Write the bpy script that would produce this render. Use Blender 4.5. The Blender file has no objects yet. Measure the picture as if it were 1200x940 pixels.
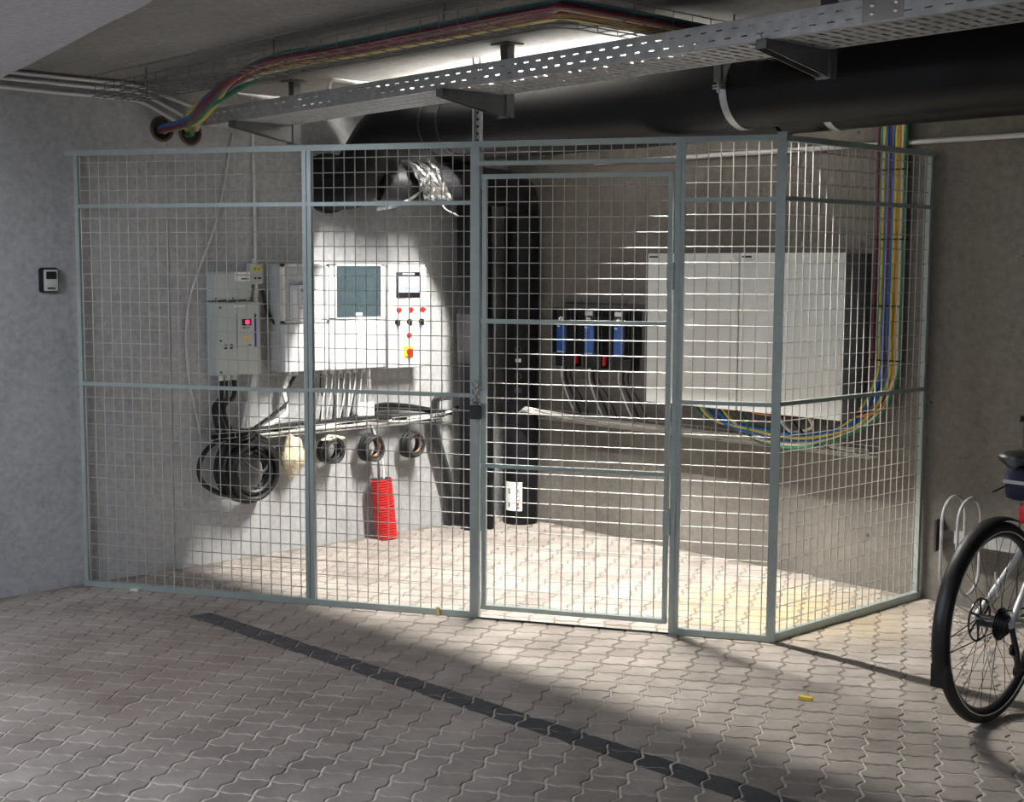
import bpy, bmesh, math, random
from mathutils import Vector, Matrix
random.seed(7)
SC = bpy.context.scene
COL = SC.collection
V = Vector

# ------------------------------------------------------------------ camera, world, exposure
# world axes: wall_left is the plane X=0, wall_right the plane Y=0, the room lies at X>0, Y<0, metres
cd = bpy.data.cameras.new('camera'); cam = bpy.data.objects.new('camera', cd); COL.objects.link(cam)
cd.sensor_fit = 'HORIZONTAL'; cd.sensor_width = 36.0; cd.lens = 1572.47 / 1200 * 36; cd.clip_start = 0.05
_r = V((0.68238751, 0.73097549, 0.00470321)); _u = V((-0.07614591, 0.06468253, 0.99499647)); _w = V((-0.72701382, 0.67933129, -0.09979934))
m = Matrix.Identity(4)
for i in range(3):
    m[i][0] = _r[i]; m[i][1] = _u[i]; m[i][2] = -_w[i]
m[0][3], m[1][3], m[2][3] = 6.46463552, -5.98978737, 1.63815379
cam.matrix_world = m
SC.camera = cam
vs = SC.view_settings
vs.view_transform = 'Standard'; vs.look = 'None'; vs.gamma = 1.0; vs.use_curve_mapping = False; vs.exposure = 0.0
wd = bpy.data.worlds.new('World'); SC.world = wd; wd.use_nodes = True
bg = wd.node_tree.nodes['Background']; bg.inputs[0].default_value = (0.84, 0.90, 1.0, 1); bg.inputs[1].default_value = 0.22
TUBE_STRENGTH = 3100.0        # tube light between the pipes in the cage
HALL_STRENGTH = 430.0         # tube lights of the garage behind the photographer

# ------------------------------------------------------------------ materials
MATS = {}
def mat(name, col, rough=0.6, metal=0.0, var=0.0, scale=8.0, bump=0.0, bscale=60.0, emit=0.0, alpha=1.0, trans=0.0, coat=0.0):
    m = bpy.data.materials.new(name); m.use_nodes = True
    nt = m.node_tree; b = nt.nodes['Principled BSDF']
    c = (*col, 1)
    b.inputs['Base Color'].default_value = c
    b.inputs['Roughness'].default_value = rough; b.inputs['Metallic'].default_value = metal
    if coat: b.inputs['Coat Weight'].default_value = coat
    if trans: b.inputs['Transmission Weight'].default_value = trans
    if alpha < 1: b.inputs['Alpha'].default_value = alpha
    if emit:
        b.inputs['Emission Color'].default_value = c; b.inputs['Emission Strength'].default_value = emit
    if var or bump:
        tc = nt.nodes.new('ShaderNodeTexCoord')
    if var:
        n = nt.nodes.new('ShaderNodeTexNoise'); n.inputs['Scale'].default_value = scale; n.inputs['Detail'].default_value = 6
        r = nt.nodes.new('ShaderNodeValToRGB')
        r.color_ramp.elements[0].position = 0.3; r.color_ramp.elements[1].position = 0.7
        r.color_ramp.elements[0].color = (*[x * (1 - var) for x in col], 1)
        r.color_ramp.elements[1].color = (*[min(1, x * (1 + var)) for x in col], 1)
        nt.links.new(tc.outputs['Object'], n.inputs['Vector']); nt.links.new(n.outputs['Fac'], r.inputs[0]); nt.links.new(r.outputs[0], b.inputs['Base Color'])
    if bump:
        n2 = nt.nodes.new('ShaderNodeTexNoise'); n2.inputs['Scale'].default_value = bscale; n2.inputs['Detail'].default_value = 5
        bp = nt.nodes.new('ShaderNodeBump'); bp.inputs['Strength'].default_value = bump; bp.inputs['Distance'].default_value = 0.01
        nt.links.new(tc.outputs['Object'], n2.inputs['Vector']); nt.links.new(n2.outputs['Fac'], bp.inputs['Height']); nt.links.new(bp.outputs[0], b.inputs['Normal'])
    MATS[name] = m
    return m

def concrete(name, base, dark, stretch=(1, 1, 1), rough=0.85, spots=True, cloud=0.9):
    m = bpy.data.materials.new(name); m.use_nodes = True
    nt = m.node_tree; N = nt.nodes; Lk = nt.links; b = N['Principled BSDF']; b.inputs['Roughness'].default_value = rough
    tc = N.new('ShaderNodeTexCoord'); mp = N.new('ShaderNodeMapping'); mp.inputs['Scale'].default_value = stretch
    Lk.new(tc.outputs['Object'], mp.inputs['Vector'])
    n1 = N.new('ShaderNodeTexNoise'); n1.inputs['Scale'].default_value = cloud; n1.inputs['Detail'].default_value = 9; n1.inputs['Roughness'].default_value = 0.62
    Lk.new(mp.outputs[0], n1.inputs['Vector'])
    r1 = N.new('ShaderNodeValToRGB'); e = r1.color_ramp.elements
    e[0].position = 0.32; e[1].position = 0.68; e[0].color = (*dark, 1); e[1].color = (*base, 1)
    Lk.new(n1.outputs['Fac'], r1.inputs[0])
    n2 = N.new('ShaderNodeTexNoise'); n2.inputs['Scale'].default_value = 35; n2.inputs['Detail'].default_value = 6
    Lk.new(tc.outputs['Object'], n2.inputs['Vector'])
    mx = N.new('ShaderNodeMixRGB'); mx.blend_type = 'OVERLAY'; mx.inputs[0].default_value = 0.35
    Lk.new(r1.outputs[0], mx.inputs[1]); Lk.new(n2.outputs['Fac'], mx.inputs[2])
    out = mx.outputs[0]
    if spots:                                          # air holes of the cast face
        vo = N.new('ShaderNodeTexVoronoi'); vo.inputs['Scale'].default_value = 7.0
        Lk.new(tc.outputs['Object'], vo.inputs['Vector'])
        ad = N.new('ShaderNodeMath'); ad.operation = 'MULTIPLY_ADD'; ad.inputs[1].default_value = -0.09; ad.inputs[2].default_value = 0.075
        sp = N.new('ShaderNodeSeparateColor'); Lk.new(vo.outputs['Color'], sp.inputs[0]); Lk.new(sp.outputs[0], ad.inputs[0])
        lt = N.new('ShaderNodeMath'); lt.operation = 'LESS_THAN'
        Lk.new(vo.outputs['Distance'], lt.inputs[0]); Lk.new(ad.outputs[0], lt.inputs[1])
        m2 = N.new('ShaderNodeMixRGB'); m2.inputs[2].default_value = (*[x * 0.35 for x in dark], 1)
        Lk.new(lt.outputs[0], m2.inputs[0]); Lk.new(out, m2.inputs[1]); out = m2.outputs[0]
    Lk.new(out, b.inputs['Base Color'])
    bp = N.new('ShaderNodeBump'); bp.inputs['Strength'].default_value = 0.25; bp.inputs['Distance'].default_value = 0.006
    Lk.new(n2.outputs['Fac'], bp.inputs['Height']); Lk.new(bp.outputs[0], b.inputs['Normal'])
    MATS[name] = m
    return m

def paver_mat(name, a, c, rough=0.85):
    m = bpy.data.materials.new(name); m.use_nodes = True
    nt = m.node_tree; N = nt.nodes; Lk = nt.links; b = N['Principled BSDF']; b.inputs['Roughness'].default_value = rough
    oi = N.new('ShaderNodeObjectInfo'); ge = N.new('ShaderNodeNewGeometry')
    ad = N.new('ShaderNodeMath'); ad.operation = 'ADD'; fr = N.new('ShaderNodeMath'); fr.operation = 'FRACT'
    Lk.new(oi.outputs['Random'], ad.inputs[0]); Lk.new(ge.outputs['Random Per Island'], ad.inputs[1]); Lk.new(ad.outputs[0], fr.inputs[0])
    mx = N.new('ShaderNodeMixRGB'); mx.inputs[1].default_value = (*a, 1); mx.inputs[2].default_value = (*c, 1)
    Lk.new(fr.outputs[0], mx.inputs[0])
    n = N.new('ShaderNodeTexNoise'); n.inputs['Scale'].default_value = 2.6; n.inputs['Detail'].default_value = 10; n.inputs['Roughness'].default_value = 0.68
    Lk.new(ge.outputs['Position'], n.inputs['Vector'])
    m2 = N.new('ShaderNodeMixRGB'); m2.blend_type = 'OVERLAY'; m2.inputs[0].default_value = 0.85
    Lk.new(mx.outputs[0], m2.inputs[1]); Lk.new(n.outputs['Fac'], m2.inputs[2])
    # painted charcoal line across the stones
    sp = N.new('ShaderNodeSeparateXYZ'); Lk.new(ge.outputs['Position'], sp.inputs[0])
    def mth(op, a, b_=None, c_=None):
        q = N.new('ShaderNodeMath'); q.operation = op
        for i, v in enumerate((a, b_, c_)):
            if v is None: continue
            if isinstance(v, (int, float)): q.inputs[i].default_value = v
            else: Lk.new(v, q.inputs[i])
        return q.outputs[0]
    wob = N.new('ShaderNodeTexNoise'); wob.inputs['Scale'].default_value = 14; Lk.new(ge.outputs['Position'], wob.inputs['Vector'])
    off = mth('ABSOLUTE', mth('SUBTRACT', sp.outputs['Y'], mth('MULTIPLY_ADD', sp.outputs['X'], 0.052, -2.887)))
    lim = mth('MULTIPLY_ADD', wob.outputs['Fac'], 0.02, 0.048)
    msk = mth('MULTIPLY', mth('LESS_THAN', off, lim), mth('GREATER_THAN', sp.outputs['X'], 0.94))
    pm = N.new('ShaderNodeMixRGB'); pm.inputs[2].default_value = (0.050, 0.054, 0.064, 1)
    Lk.new(mth('MULTIPLY', msk, 0.93), pm.inputs[0]); 
    col = m2.outputs[0]
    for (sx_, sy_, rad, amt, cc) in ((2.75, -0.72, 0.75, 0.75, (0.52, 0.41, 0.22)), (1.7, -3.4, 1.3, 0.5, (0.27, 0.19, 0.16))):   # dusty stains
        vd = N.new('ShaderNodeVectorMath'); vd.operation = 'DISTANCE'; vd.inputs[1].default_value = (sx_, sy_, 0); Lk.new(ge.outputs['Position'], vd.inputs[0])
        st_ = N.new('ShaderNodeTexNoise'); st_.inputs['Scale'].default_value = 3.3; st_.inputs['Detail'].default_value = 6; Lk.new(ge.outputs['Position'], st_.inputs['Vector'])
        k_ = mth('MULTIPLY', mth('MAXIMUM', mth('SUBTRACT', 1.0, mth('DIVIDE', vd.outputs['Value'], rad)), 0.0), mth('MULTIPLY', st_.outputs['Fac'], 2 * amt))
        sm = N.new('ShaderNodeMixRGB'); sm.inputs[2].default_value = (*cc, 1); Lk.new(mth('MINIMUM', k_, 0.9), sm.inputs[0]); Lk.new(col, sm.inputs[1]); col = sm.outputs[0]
    Lk.new(col, pm.inputs[1]); Lk.new(pm.outputs[0], b.inputs['Base Color'])
    n2 = N.new('ShaderNodeTexNoise'); n2.inputs['Scale'].default_value = 180
    Lk.new(ge.outputs['Position'], n2.inputs['Vector'])
    bp = N.new('ShaderNodeBump'); bp.inputs['Strength'].default_value = 0.2; bp.inputs['Distance'].default_value = 0.004
    Lk.new(n2.outputs['Fac'], bp.inputs['Height']); Lk.new(bp.outputs[0], b.inputs['Normal'])
    MATS[name] = m

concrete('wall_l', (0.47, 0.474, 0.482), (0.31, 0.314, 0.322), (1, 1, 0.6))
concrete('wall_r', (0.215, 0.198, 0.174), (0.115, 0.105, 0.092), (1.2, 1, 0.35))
concrete('ceil', (0.30, 0.29, 0.28), (0.20, 0.195, 0.19), (0.5, 2.5, 1), spots=False)
concrete('soffit', (0.46, 0.45, 0.50), (0.36, 0.355, 0.40), (0.3, 2.0, 1), spots=False)
concrete('sand', (0.84, 0.78, 0.69), (0.46, 0.42, 0.37), spots=False, cloud=1.6)
def shade_sand_joints():                                       # pale sand in the hall, joint shadows painted dark toward the cage
    nt = MATS['sand'].node_tree; N = nt.nodes; b = N['Principled BSDF']; old = b.inputs['Base Color'].links[0].from_socket
    ge = N.new('ShaderNodeNewGeometry'); sp = N.new('ShaderNodeVectorMath'); sp.operation = 'DOT_PRODUCT'; sp.inputs[1].default_value = (0.505, -0.863, 0)
    nt.links.new(ge.outputs['Position'], sp.inputs[0])
    mr = N.new('ShaderNodeMapRange'); mr.inputs['From Min'].default_value = 3.0; mr.inputs['From Max'].default_value = 4.3
    nt.links.new(sp.outputs['Value'], mr.inputs['Value'])
    mx = N.new('ShaderNodeMixRGB'); mx.inputs[1].default_value = (0.20, 0.175, 0.15, 1)
    nt.links.new(mr.outputs[0], mx.inputs[0]); nt.links.new(old, mx.inputs[2]); nt.links.new(mx.outputs[0], b.inputs['Base Color'])
shade_sand_joints()
paver_mat('paver', (0.300, 0.264, 0.236), (0.375, 0.336, 0.302))
mat('fence', (0.36, 0.42, 0.41), 0.38, 0.35, var=0.06, scale=20)
mat('wire', (0.46, 0.46, 0.43), 0.5, 0.3)
mat('galv', (0.50, 0.51, 0.52), 0.40, 0.5, var=0.15, scale=25)
mat('galv_dull', (0.20, 0.205, 0.21), 0.5, 0.7, var=0.15, scale=15)
mat('pipe', (0.007, 0.007, 0.009), 0.5, var=0.2, scale=5)
mat('pipe_scuff', (0.02, 0.02, 0.022), 0.5, var=0.35, scale=9)
MATS['pipe'].node_tree.nodes['Principled BSDF'].inputs['Specular IOR Level'].default_value = 0.22
mat('foil', (0.5, 0.5, 0.5), 0.3, 1.0, bump=0.9, bscale=25)
mat('black', (0.007, 0.007, 0.008), 0.45)
mat('rubber', (0.014, 0.014, 0.015), 0.6)
mat('rubber_grey', (0.05, 0.05, 0.055), 0.55)
mat('white_cab', (0.66, 0.67, 0.69), 0.45)
mat('white_dull', (0.70, 0.71, 0.70), 0.45, var=0.03)
mat('grey_cab', (0.46, 0.50, 0.49), 0.45, var=0.03)
mat('grey_dev', (0.50, 0.51, 0.50), 0.5)
mat('clear', (0.72, 0.76, 0.80), 0.12, alpha=0.35)
mat('smoke', (0.045, 0.075, 0.09), 0.12, alpha=0.62, coat=0.3)
mat('breaker', (0.55, 0.56, 0.56), 0.5)
mat('screen', (0.55, 0.78, 1.0), 0.2, emit=0.9)
mat('screen_ink', (0.05, 0.12, 0.25), 0.4)
mat('red', (0.72, 0.02, 0.02), 0.35)
mat('red_hose', (0.62, 0.03, 0.03), 0.4)
mat('redled', (1.0, 0.02, 0.12), 0.3, emit=4.0)
mat('green', (0.05, 0.35, 0.08), 0.4)
mat('yellow', (0.85, 0.55, 0.02), 0.4)
mat('paper', (0.82, 0.82, 0.81), 0.6)
mat('ink', (0.03, 0.03, 0.035), 0.6)
mat('navy', (0.02, 0.04, 0.25), 0.4)
mat('blue_lbl', (0.02, 0.11, 0.42), 0.4)
mat('hs', (0.018, 0.019, 0.022), 0.45)
mat('grey_side', (0.16, 0.17, 0.185), 0.5)  # unlit sides of the white wall cabinets, shade put into the colour
mat('conduit', (0.78, 0.78, 0.78), 0.35, 0.3)
mat('cab_dirty', (0.50, 0.49, 0.46), 0.55)  # darker off-white for the right tray cables
mat('cab_white', (0.70, 0.70, 0.68), 0.5)
mat('beige', (0.66, 0.58, 0.42), 0.75, var=0.3, scale=25, bump=0.8, bscale=40)
mat('copper', (0.50, 0.20, 0.10), 0.35, 0.8)
mat('clay', (0.11, 0.07, 0.05), 0.8, var=0.3, scale=20)
mat('brass', (0.6, 0.5, 0.25), 0.35, 0.9)
mat('chrome', (0.7, 0.7, 0.7), 0.18, 1.0)
mat('bike_white', (0.78, 0.79, 0.80), 0.3, coat=0.4)
mat('steel_dark', (0.06, 0.06, 0.065), 0.35, 0.7)
mat('navy_bag', (0.012, 0.014, 0.05), 0.7)
mat('reflect', (0.85, 0.85, 0.80), 0.3, emit=0.0)
mat('tape_y', (0.75, 0.55, 0.05), 0.6)
mat('chalk', (0.75, 0.78, 0.65), 0.8)
mat('tube_on', (1.0, 0.96, 0.89), 0.5, emit=TUBE_STRENGTH)
mat('hall_on', (0.84, 0.90, 1.0), 0.5, emit=HALL_STRENGTH)
for k, c in dict(maroon=(0.16, 0.012, 0.03), c_blue=(0.02, 0.13, 0.42), c_teal=(0.01, 0.14, 0.15), c_yellow=(0.62, 0.50, 0.06), c_cream=(0.62, 0.58, 0.46), c_orange=(0.55, 0.25, 0.03), c_green=(0.02, 0.16, 0.07), c_violet=(0.12, 0.03, 0.12)).items():
    mat(k, c, 0.4)

# ------------------------------------------------------------------ mesh builder
class MB:
    def __init__(s): s.v = []; s.f = []
    def add(s, vs, fs):
        o = len(s.v); s.v += [V(p) for p in vs]; s.f += [tuple(i + o for i in f) for f in fs]; return s
    def obox(s, c, ax, h):
        c = V(c); a, b, d = [V(x) for x in ax]
        pts = [c + a * (sx * h[0]) + b * (sy * h[1]) + d * (sz * h[2]) for sz in (-1, 1) for sy in (-1, 1) for sx in (-1, 1)]
        return s.add(pts, [(0, 2, 3, 1), (4, 5, 7, 6), (0, 1, 5, 4), (2, 6, 7, 3), (0, 4, 6, 2), (1, 3, 7, 5)])
    def box(s, x0, x1, y0, y1, z0, z1):
        return s.obox(((x0 + x1) / 2, (y0 + y1) / 2, (z0 + z1) / 2), ((1, 0, 0), (0, 1, 0), (0, 0, 1)), (abs(x1 - x0) / 2, abs(y1 - y0) / 2, abs(z1 - z0) / 2))
    def bbox(s, x0, x1, y0, y1, z0, z1, r=0.004):           # box with chamfered edges
        x0, x1 = sorted((x0, x1)); y0, y1 = sorted((y0, y1)); z0, z1 = sorted((z0, z1))
        bm = bmesh.new(); bmesh.ops.create_cube(bm, size=1)
        for v in bm.verts: v.co = V(((x0 + x1) / 2 + v.co.x * (x1 - x0), (y0 + y1) / 2 + v.co.y * (y1 - y0), (z0 + z1) / 2 + v.co.z * (z1 - z0)))
        bmesh.ops.bevel(bm, geom=bm.edges[:], offset=min(r, (x1 - x0) * .45, (y1 - y0) * .45, (z1 - z0) * .45), segments=2, affect='EDGES', profile=0.5)
        bm.verts.index_update()
        s.add([v.co.copy() for v in bm.verts], [[v.index for v in f.verts] for f in bm.faces]); bm.free(); return s
    def tube(s, pts, r, n=8, closed=False, rs=None, cap=True):
        pts = [V(p) for p in pts]; k = len(pts)
        tang = []
        for i in range(k):
            if closed: t = pts[(i + 1) % k] - pts[i - 1]
            else: t = pts[min(i + 1, k - 1)] - pts[max(i - 1, 0)]
            tang.append(t.normalized())
        ref = V((0, 0, 1)) if abs(tang[0].z) < 0.9 else V((1, 0, 0))
        nrm = (ref - tang[0] * ref.dot(tang[0])).normalized()
        vs = []
        for i in range(k):
            t = tang[i]; nrm = (nrm - t * nrm.dot(t))
            nrm = nrm.normalized() if nrm.length > 1e-6 else t.orthogonal().normalized()
            bn = t.cross(nrm); rr = rs[i] if rs else r
            vs += [pts[i] + (nrm * math.cos(a) + bn * math.sin(a)) * rr for a in [2 * math.pi * j / n for j in range(n)]]
        fs = []
        for i in range(k if closed else k - 1):
            a, b = i * n, ((i + 1) % k) * n
            for j in range(n):
                j2 = (j + 1) % n; fs.append((a + j, a + j2, b + j2, b + j))
        if not closed and cap:
            fs.append(tuple(range(n - 1, -1, -1))); fs.append(tuple((k - 1) * n + j for j in range(n)))
        return s.add(vs, fs)
    def ribbon(s, pts, side, w, th):                        # flat strip: pts centre line, side = width direction
        pts = [V(p) for p in pts]; side = V(side).normalized(); k = len(pts); vs = []
        for i in range(k):
            t = (pts[min(i + 1, k - 1)] - pts[max(i - 1, 0)]).normalized(); n = t.cross(side).normalized()
            for a, b in ((-1, -1), (1, -1), (1, 1), (-1, 1)): vs.append(pts[i] + side * (a * w / 2) + n * (b * th / 2))
        fs = [(0, 1, 2, 3), tuple((k - 1) * 4 + j for j in (3, 2, 1, 0))]
        for i in range(k - 1):
            for j in range(4): fs.append((i * 4 + j, i * 4 + (j + 1) % 4, i * 4 + 4 + (j + 1) % 4, i * 4 + 4 + j))
        return s.add(vs, fs)
    def disc(s, c, n, r, th, seg=20):
        c = V(c); n = V(n).normalized()
        return s.tube([c, c + n * th], r, seg)
    def build(s, name, mt, parent=None, smooth=False):
        org = V(ORG[parent.name]) if parent else None
        if org is None:
            lo = [min(p[i] for p in s.v) for i in range(3)]; hi = [max(p[i] for p in s.v) for i in range(3)]
            org = V(((lo[0] + hi[0]) / 2, (lo[1] + hi[1]) / 2, lo[2]))
        me = bpy.data.meshes.new(name)
        me.from_pydata([p - org for p in s.v], [], s.f); me.update()
        bm = bmesh.new(); bm.from_mesh(me); bmesh.ops.recalc_face_normals(bm, faces=bm.faces); bm.to_mesh(me); bm.free()
        me.materials.append(MATS[mt])
        if smooth:
            me.polygons.foreach_set('use_smooth', [True] * len(me.polygons)); me.set_sharp_from_angle(angle=math.radians(40))
        o = bpy.data.objects.new(name, me); COL.objects.link(o)
        if parent: o.parent = parent
        else: o.location = org
        ORG[o.name] = org
        return o
ORG = {}
def tag(o, label, cat, group=None):
    o['label'] = label; o['category'] = cat
    if group: o['group'] = group
    return o
def thing(name, loc, label, cat, group=None):
    o = bpy.data.objects.new(name, None); COL.objects.link(o); o.location = loc; o.empty_display_size = 0.05
    ORG[o.name] = V(loc)
    return tag(o, label, cat, group)
def struct(o): o['kind'] = 'structure'; return o
def spline(pts, n=8):                                       # Catmull-Rom
    pts = [V(p) for p in pts]; out = []
    P = [pts[0] * 2 - pts[1]] + pts + [pts[-1] * 2 - pts[-2]]
    for i in range(1, len(P) - 2):
        p0, p1, p2, p3 = P[i - 1:i + 3]
        for j in range(n):
            t = j / n
            out.append(0.5 * ((2 * p1) + (p2 - p0) * t + (2 * p0 - 5 * p1 + 4 * p2 - p3) * t * t + (3 * p1 - p0 - 3 * p2 + p3) * t ** 3))
    out.append(pts[-1]); return out
def bend(pts, r, n=6):                                      # polyline with rounded corners
    pts = [V(p) for p in pts]; out = [pts[0]]
    for i in range(1, len(pts) - 1):
        a, b, c = pts[i - 1:i + 2]
        u = (a - b); w = (c - b); rr = min(r, u.length * .49, w.length * .49)
        p, q = b + u.normalized() * rr, b + w.normalized() * rr
        for j in range(n + 1):
            t = j / n; out.append(p * (1 - t) ** 2 + b * (2 * t * (1 - t)) + q * t * t)
    out.append(pts[-1]); return out
def text(name, body, size, origin, xdir, ydir, mt, parent, depth=0.0006):
    cu = bpy.data.curves.new(name, 'FONT'); cu.body = body; cu.size = size; cu.extrude = depth; cu.align_x = 'CENTER'; cu.align_y = 'CENTER'
    t = bpy.data.objects.new(name + '_tmp', cu); COL.objects.link(t)
    dg = bpy.context.evaluated_depsgraph_get(); me = bpy.data.meshes.new_from_object(t.evaluated_get(dg))
    bpy.data.objects.remove(t)
    x, y = V(xdir).normalized(), V(ydir).normalized(); z = x.cross(y); o0 = V(origin)
    mb = MB(); mb.add([o0 + x * v.co.x + y * v.co.y + z * v.co.z for v in me.vertices], [tuple(p.vertices) for p in me.polygons])
    bpy.data.meshes.remove(me)
    return mb.build(name, mt, parent)
UX, UY, UZ = V((1, 0, 0)), V((0, 1, 0)), V((0, 0, 1))

# ------------------------------------------------------------------ lights
def tube_light(x0, x1, y, z, mt, label, group=None, along='x'):
    c = (x0 + x1) / 2
    def P(s, a, b): return V((s, y + a, z + b)) if along == 'x' else V((y + a, s, z + b))
    t = thing('tube_light', P(c, 0, 0.0), label, 'light', group)
    MB().tube([P(x0, 0, 0), P(x1, 0, 0)], 0.009 if mt == 'tube_on' else 0.019, 12).build('glass_tube', mt, t, True)
    for s0, s1 in ((x0 - 0.03, x0), (x1, x1 + 0.03)):
        MB().tube([P(s0, 0, 0), P(s1, 0, 0)], 0.021, 12).build('end_cap', 'white_dull', t, True)
    for s in (x0 - 0.015, x1 + 0.015): MB().tube([P(s, 0, 0), P(s, 0, (2.575 if mt == 'tube_on' or P(s, 0, 0).x > 6 else 2.45) - z)], 0.006, 6).build('hanger', 'galv', t)
    if mt == 'hall_on':  # added shield that keeps hall light off ceiling and upper walls
        def Q(a, b): return [P(x0 - .03, a, b), P(x1 + .03, a, b)]
        prof = [(-.075, -.014), (-.04, .05), (.04, .05), (.075, -.014), (.073, -.014), (.038, .048), (-.038, .048), (-.073, -.014)]
        vs = [p for a, b in prof for p in Q(a, b)]
        rf = MB(); rf.add(vs, [(2 * i, 2 * i + 1, 2 * ((i + 1) % 8) + 1, 2 * ((i + 1) % 8)) for i in range(8)]); rf.build('reflector', 'white_dull', t)
    return t
tube_light(1.15, 2.35, -1.192, 2.495, 'tube_on', 'lit tube lamp hung in the gap between the two black pipes')
for x, y in ((1.9, -6.0), (7.5, -9.5)):
    tube_light(y - 0.75, y + 0.75, x, 2.38, 'hall_on', ['lit tube lamp with reflector under the low slab by the left wall', 'lit tube lamp with reflector in the middle of the garage hall'][x > 5], 'tube lamps of the garage hall', 'y')

# ------------------------------------------------------------------ setting: walls, ceiling, floor
ZC = 2.575
wl = struct(MB().box(-0.25, -0.006, -12, 0.25, -0.05, 2.9).build('wall_left', 'wall_l'))
for y0, y1 in ((-12, -5.1), (-5.094, -2.446), (-2.436, 0.0)):
    MB().box(-0.007, 0.0, y0, y1, -0.02, ZC + .02).build('concrete_panel', 'wall_l', wl)
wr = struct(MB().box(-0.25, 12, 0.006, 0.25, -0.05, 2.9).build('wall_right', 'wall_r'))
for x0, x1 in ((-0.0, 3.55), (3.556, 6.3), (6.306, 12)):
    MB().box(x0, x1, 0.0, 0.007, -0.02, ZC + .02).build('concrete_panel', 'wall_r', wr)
ce = struct(MB().box(-0.25, 12, -12, 0.25, ZC + 0.02, ZC + 0.3).build('ceiling', 'ceil'))
for y0, y1 in ((-1.49, 0), (-2.855, -1.51), (-4.2, -2.88), (-5.6, -4.22), (-12, -5.62)):
    MB().box(0, 12, y0, y1, ZC, ZC + 0.021).build('ceiling_board', 'ceil', ce)
# lowered slab edge top left, slightly curved
e = spline([(-0.02, -3.44, 0), (0.53, -3.535, 0), (1.04, -3.62, 0), (2.06, -3.81, 0), (2.7, -3.93, 0), (4.2, -4.35, 0), (6, -5.2, 0)], 8)
n = len(e); zb = 2.45
vs_ = [(p.x, p.y, zb) for p in e] + [(p.x, p.y, ZC) for p in e] + [(6, -12, zb), (-0.02, -12, zb), (6, -12, ZC), (-0.02, -12, ZC)]
fs_ = [tuple(range(n)) + (2 * n, 2 * n + 1), tuple(range(2 * n - 1, n - 1, -1)) + (2 * n + 3, 2 * n + 2)]
fs_ += [(i, n + i, n + i + 1, i + 1) for i in range(n - 1)] + [(n - 1, 2 * n - 1, 2 * n + 2, 2 * n), (0, 2 * n + 1, 2 * n + 3, n)]
mb = MB(); mb.add(vs_, fs_); sl = struct(mb.build('trim_1', 'soffit'))

fl = struct(MB().box(-0.2, 12, -12, 0.2, -0.2, -0.0038).build('floor', 'sand'))
# wavy interlocking stones, rows parallel to the cage front
EF = V((0.86284, 0.50547, 0)); EP = V((-0.50547, 0.86284, 0)); PU = PVV = 0.1205; G = 0.0040
def stone_outline():
    a = 0.0062; pts = []
    bot = [(0, 0), (.14, -.2), (.3, -1), (.42, -.75), (.58, .75), (.7, 1), (.86, .2)]
    for t, w in bot: pts.append((t * PU, w * a))                        # bottom edge
    sd = [(0, 0), (.22, -.75), (.38, -.9), (.62, .9), (.78, .75)]
    b = 0.0105
    for t, w in sd: pts.append((PU + w * b, t * PVV))                   # right edge
    for t, w in [(1, 0)] + bot[:0:-1]: pts.append((t * PU, PVV + w * a))   # top edge
    for t, w in [(1, 0)] + sd[:0:-1]: pts.append((w * b, t * PVV))        # left edge
    return pts
OUT = stone_outline(); CX, CY = PU / 2, PVV / 2
def shrink(pts, g):
    n = len(pts); r = []
    for i in range(n):
        p, q, s = V((*pts[i - 1], 0)), V((*pts[i], 0)), V((*pts[(i + 1) % n], 0))
        d = ((q - p).normalized() + (s - q).normalized()); d = d.normalized() if d.length > 1e-6 else V((1, 0, 0))
        r.append(q + V((-d.y, d.x, 0)) * g)
    return r
R0 = shrink(OUT, G); R1 = shrink(OUT, G + 0.0035); NS = len(OUT)
def stone_geo(dz=0.0):
    vs = []
    for ring, z in ((R0, -0.03), (R0, -0.0035), (R1, 0.0)):
        for p in ring: vs.append(EF * (p.x - CX) + EP * (p.y - CY) + UZ * (z + dz))
    fs = [tuple(2 * NS + i for i in range(NS))]
    for k in range(2):
        for i in range(NS):
            j = (i + 1) % NS; fs.append((k * NS + i, k * NS + j, (k + 1) * NS + j, (k + 1) * NS + i))
    return vs, fs
SMESH = {}
for mt in ('paver',):
    me = bpy.data.meshes.new('paving_stone'); v_, f_ = stone_geo(); me.from_pydata(v_, [], f_); me.update(); me.materials.append(MATS[mt]); SMESH[mt] = me
F0 = V((0.0306, -2.966, 0))
stones = []
for i in range(-14, 75):
    for j in range(-34, 34):
        p = F0 + EF * (i * PU) + EP * (j * PVV)
        if p.x < 0.045 or p.y > -0.05 or p.x > 7.2 or p.y < -6.2: continue
        d = p - cam.location; dep = d.dot(_w)
        if dep < 2.0: continue
        px, py = 600 + 1572.47 * d.dot(_r) / dep, 470 - 1572.47 * d.dot(_u) / dep
        inview = -20 < px < 1220 and py < 960
        if not (-350 < px < 1600 and py < 1300): continue
        dark = False
        stones.append((not inview, dep, p, dark))
stones.sort(key=lambda t: (t[0], t[1]))
rest = {'paver': MB()}
forg = ORG['floor']
for k, (_, dep, p, dark) in enumerate(stones):
    mt = 'paver'
    dz = random.uniform(-0.0015, 0.0012)
    if k < 300:
        o = bpy.data.objects.new('paving_stone', SMESH[mt]); COL.objects.link(o); o.parent = fl; o.location = p - forg + V((0, 0, dz))
        o.rotation_euler = (random.uniform(-.008, .008), random.uniform(-.008, .008), 0)
    else:
        v_, f_ = stone_geo(dz); rest[mt].add([q + p for q in v_], f_)
for mt in rest:
    if rest[mt].v:
        o = rest[mt].build('paving_stones', mt, fl); o['kind'] = 'stuff'
        o['label'] = 'grey wavy interlocking paving stones'

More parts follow.
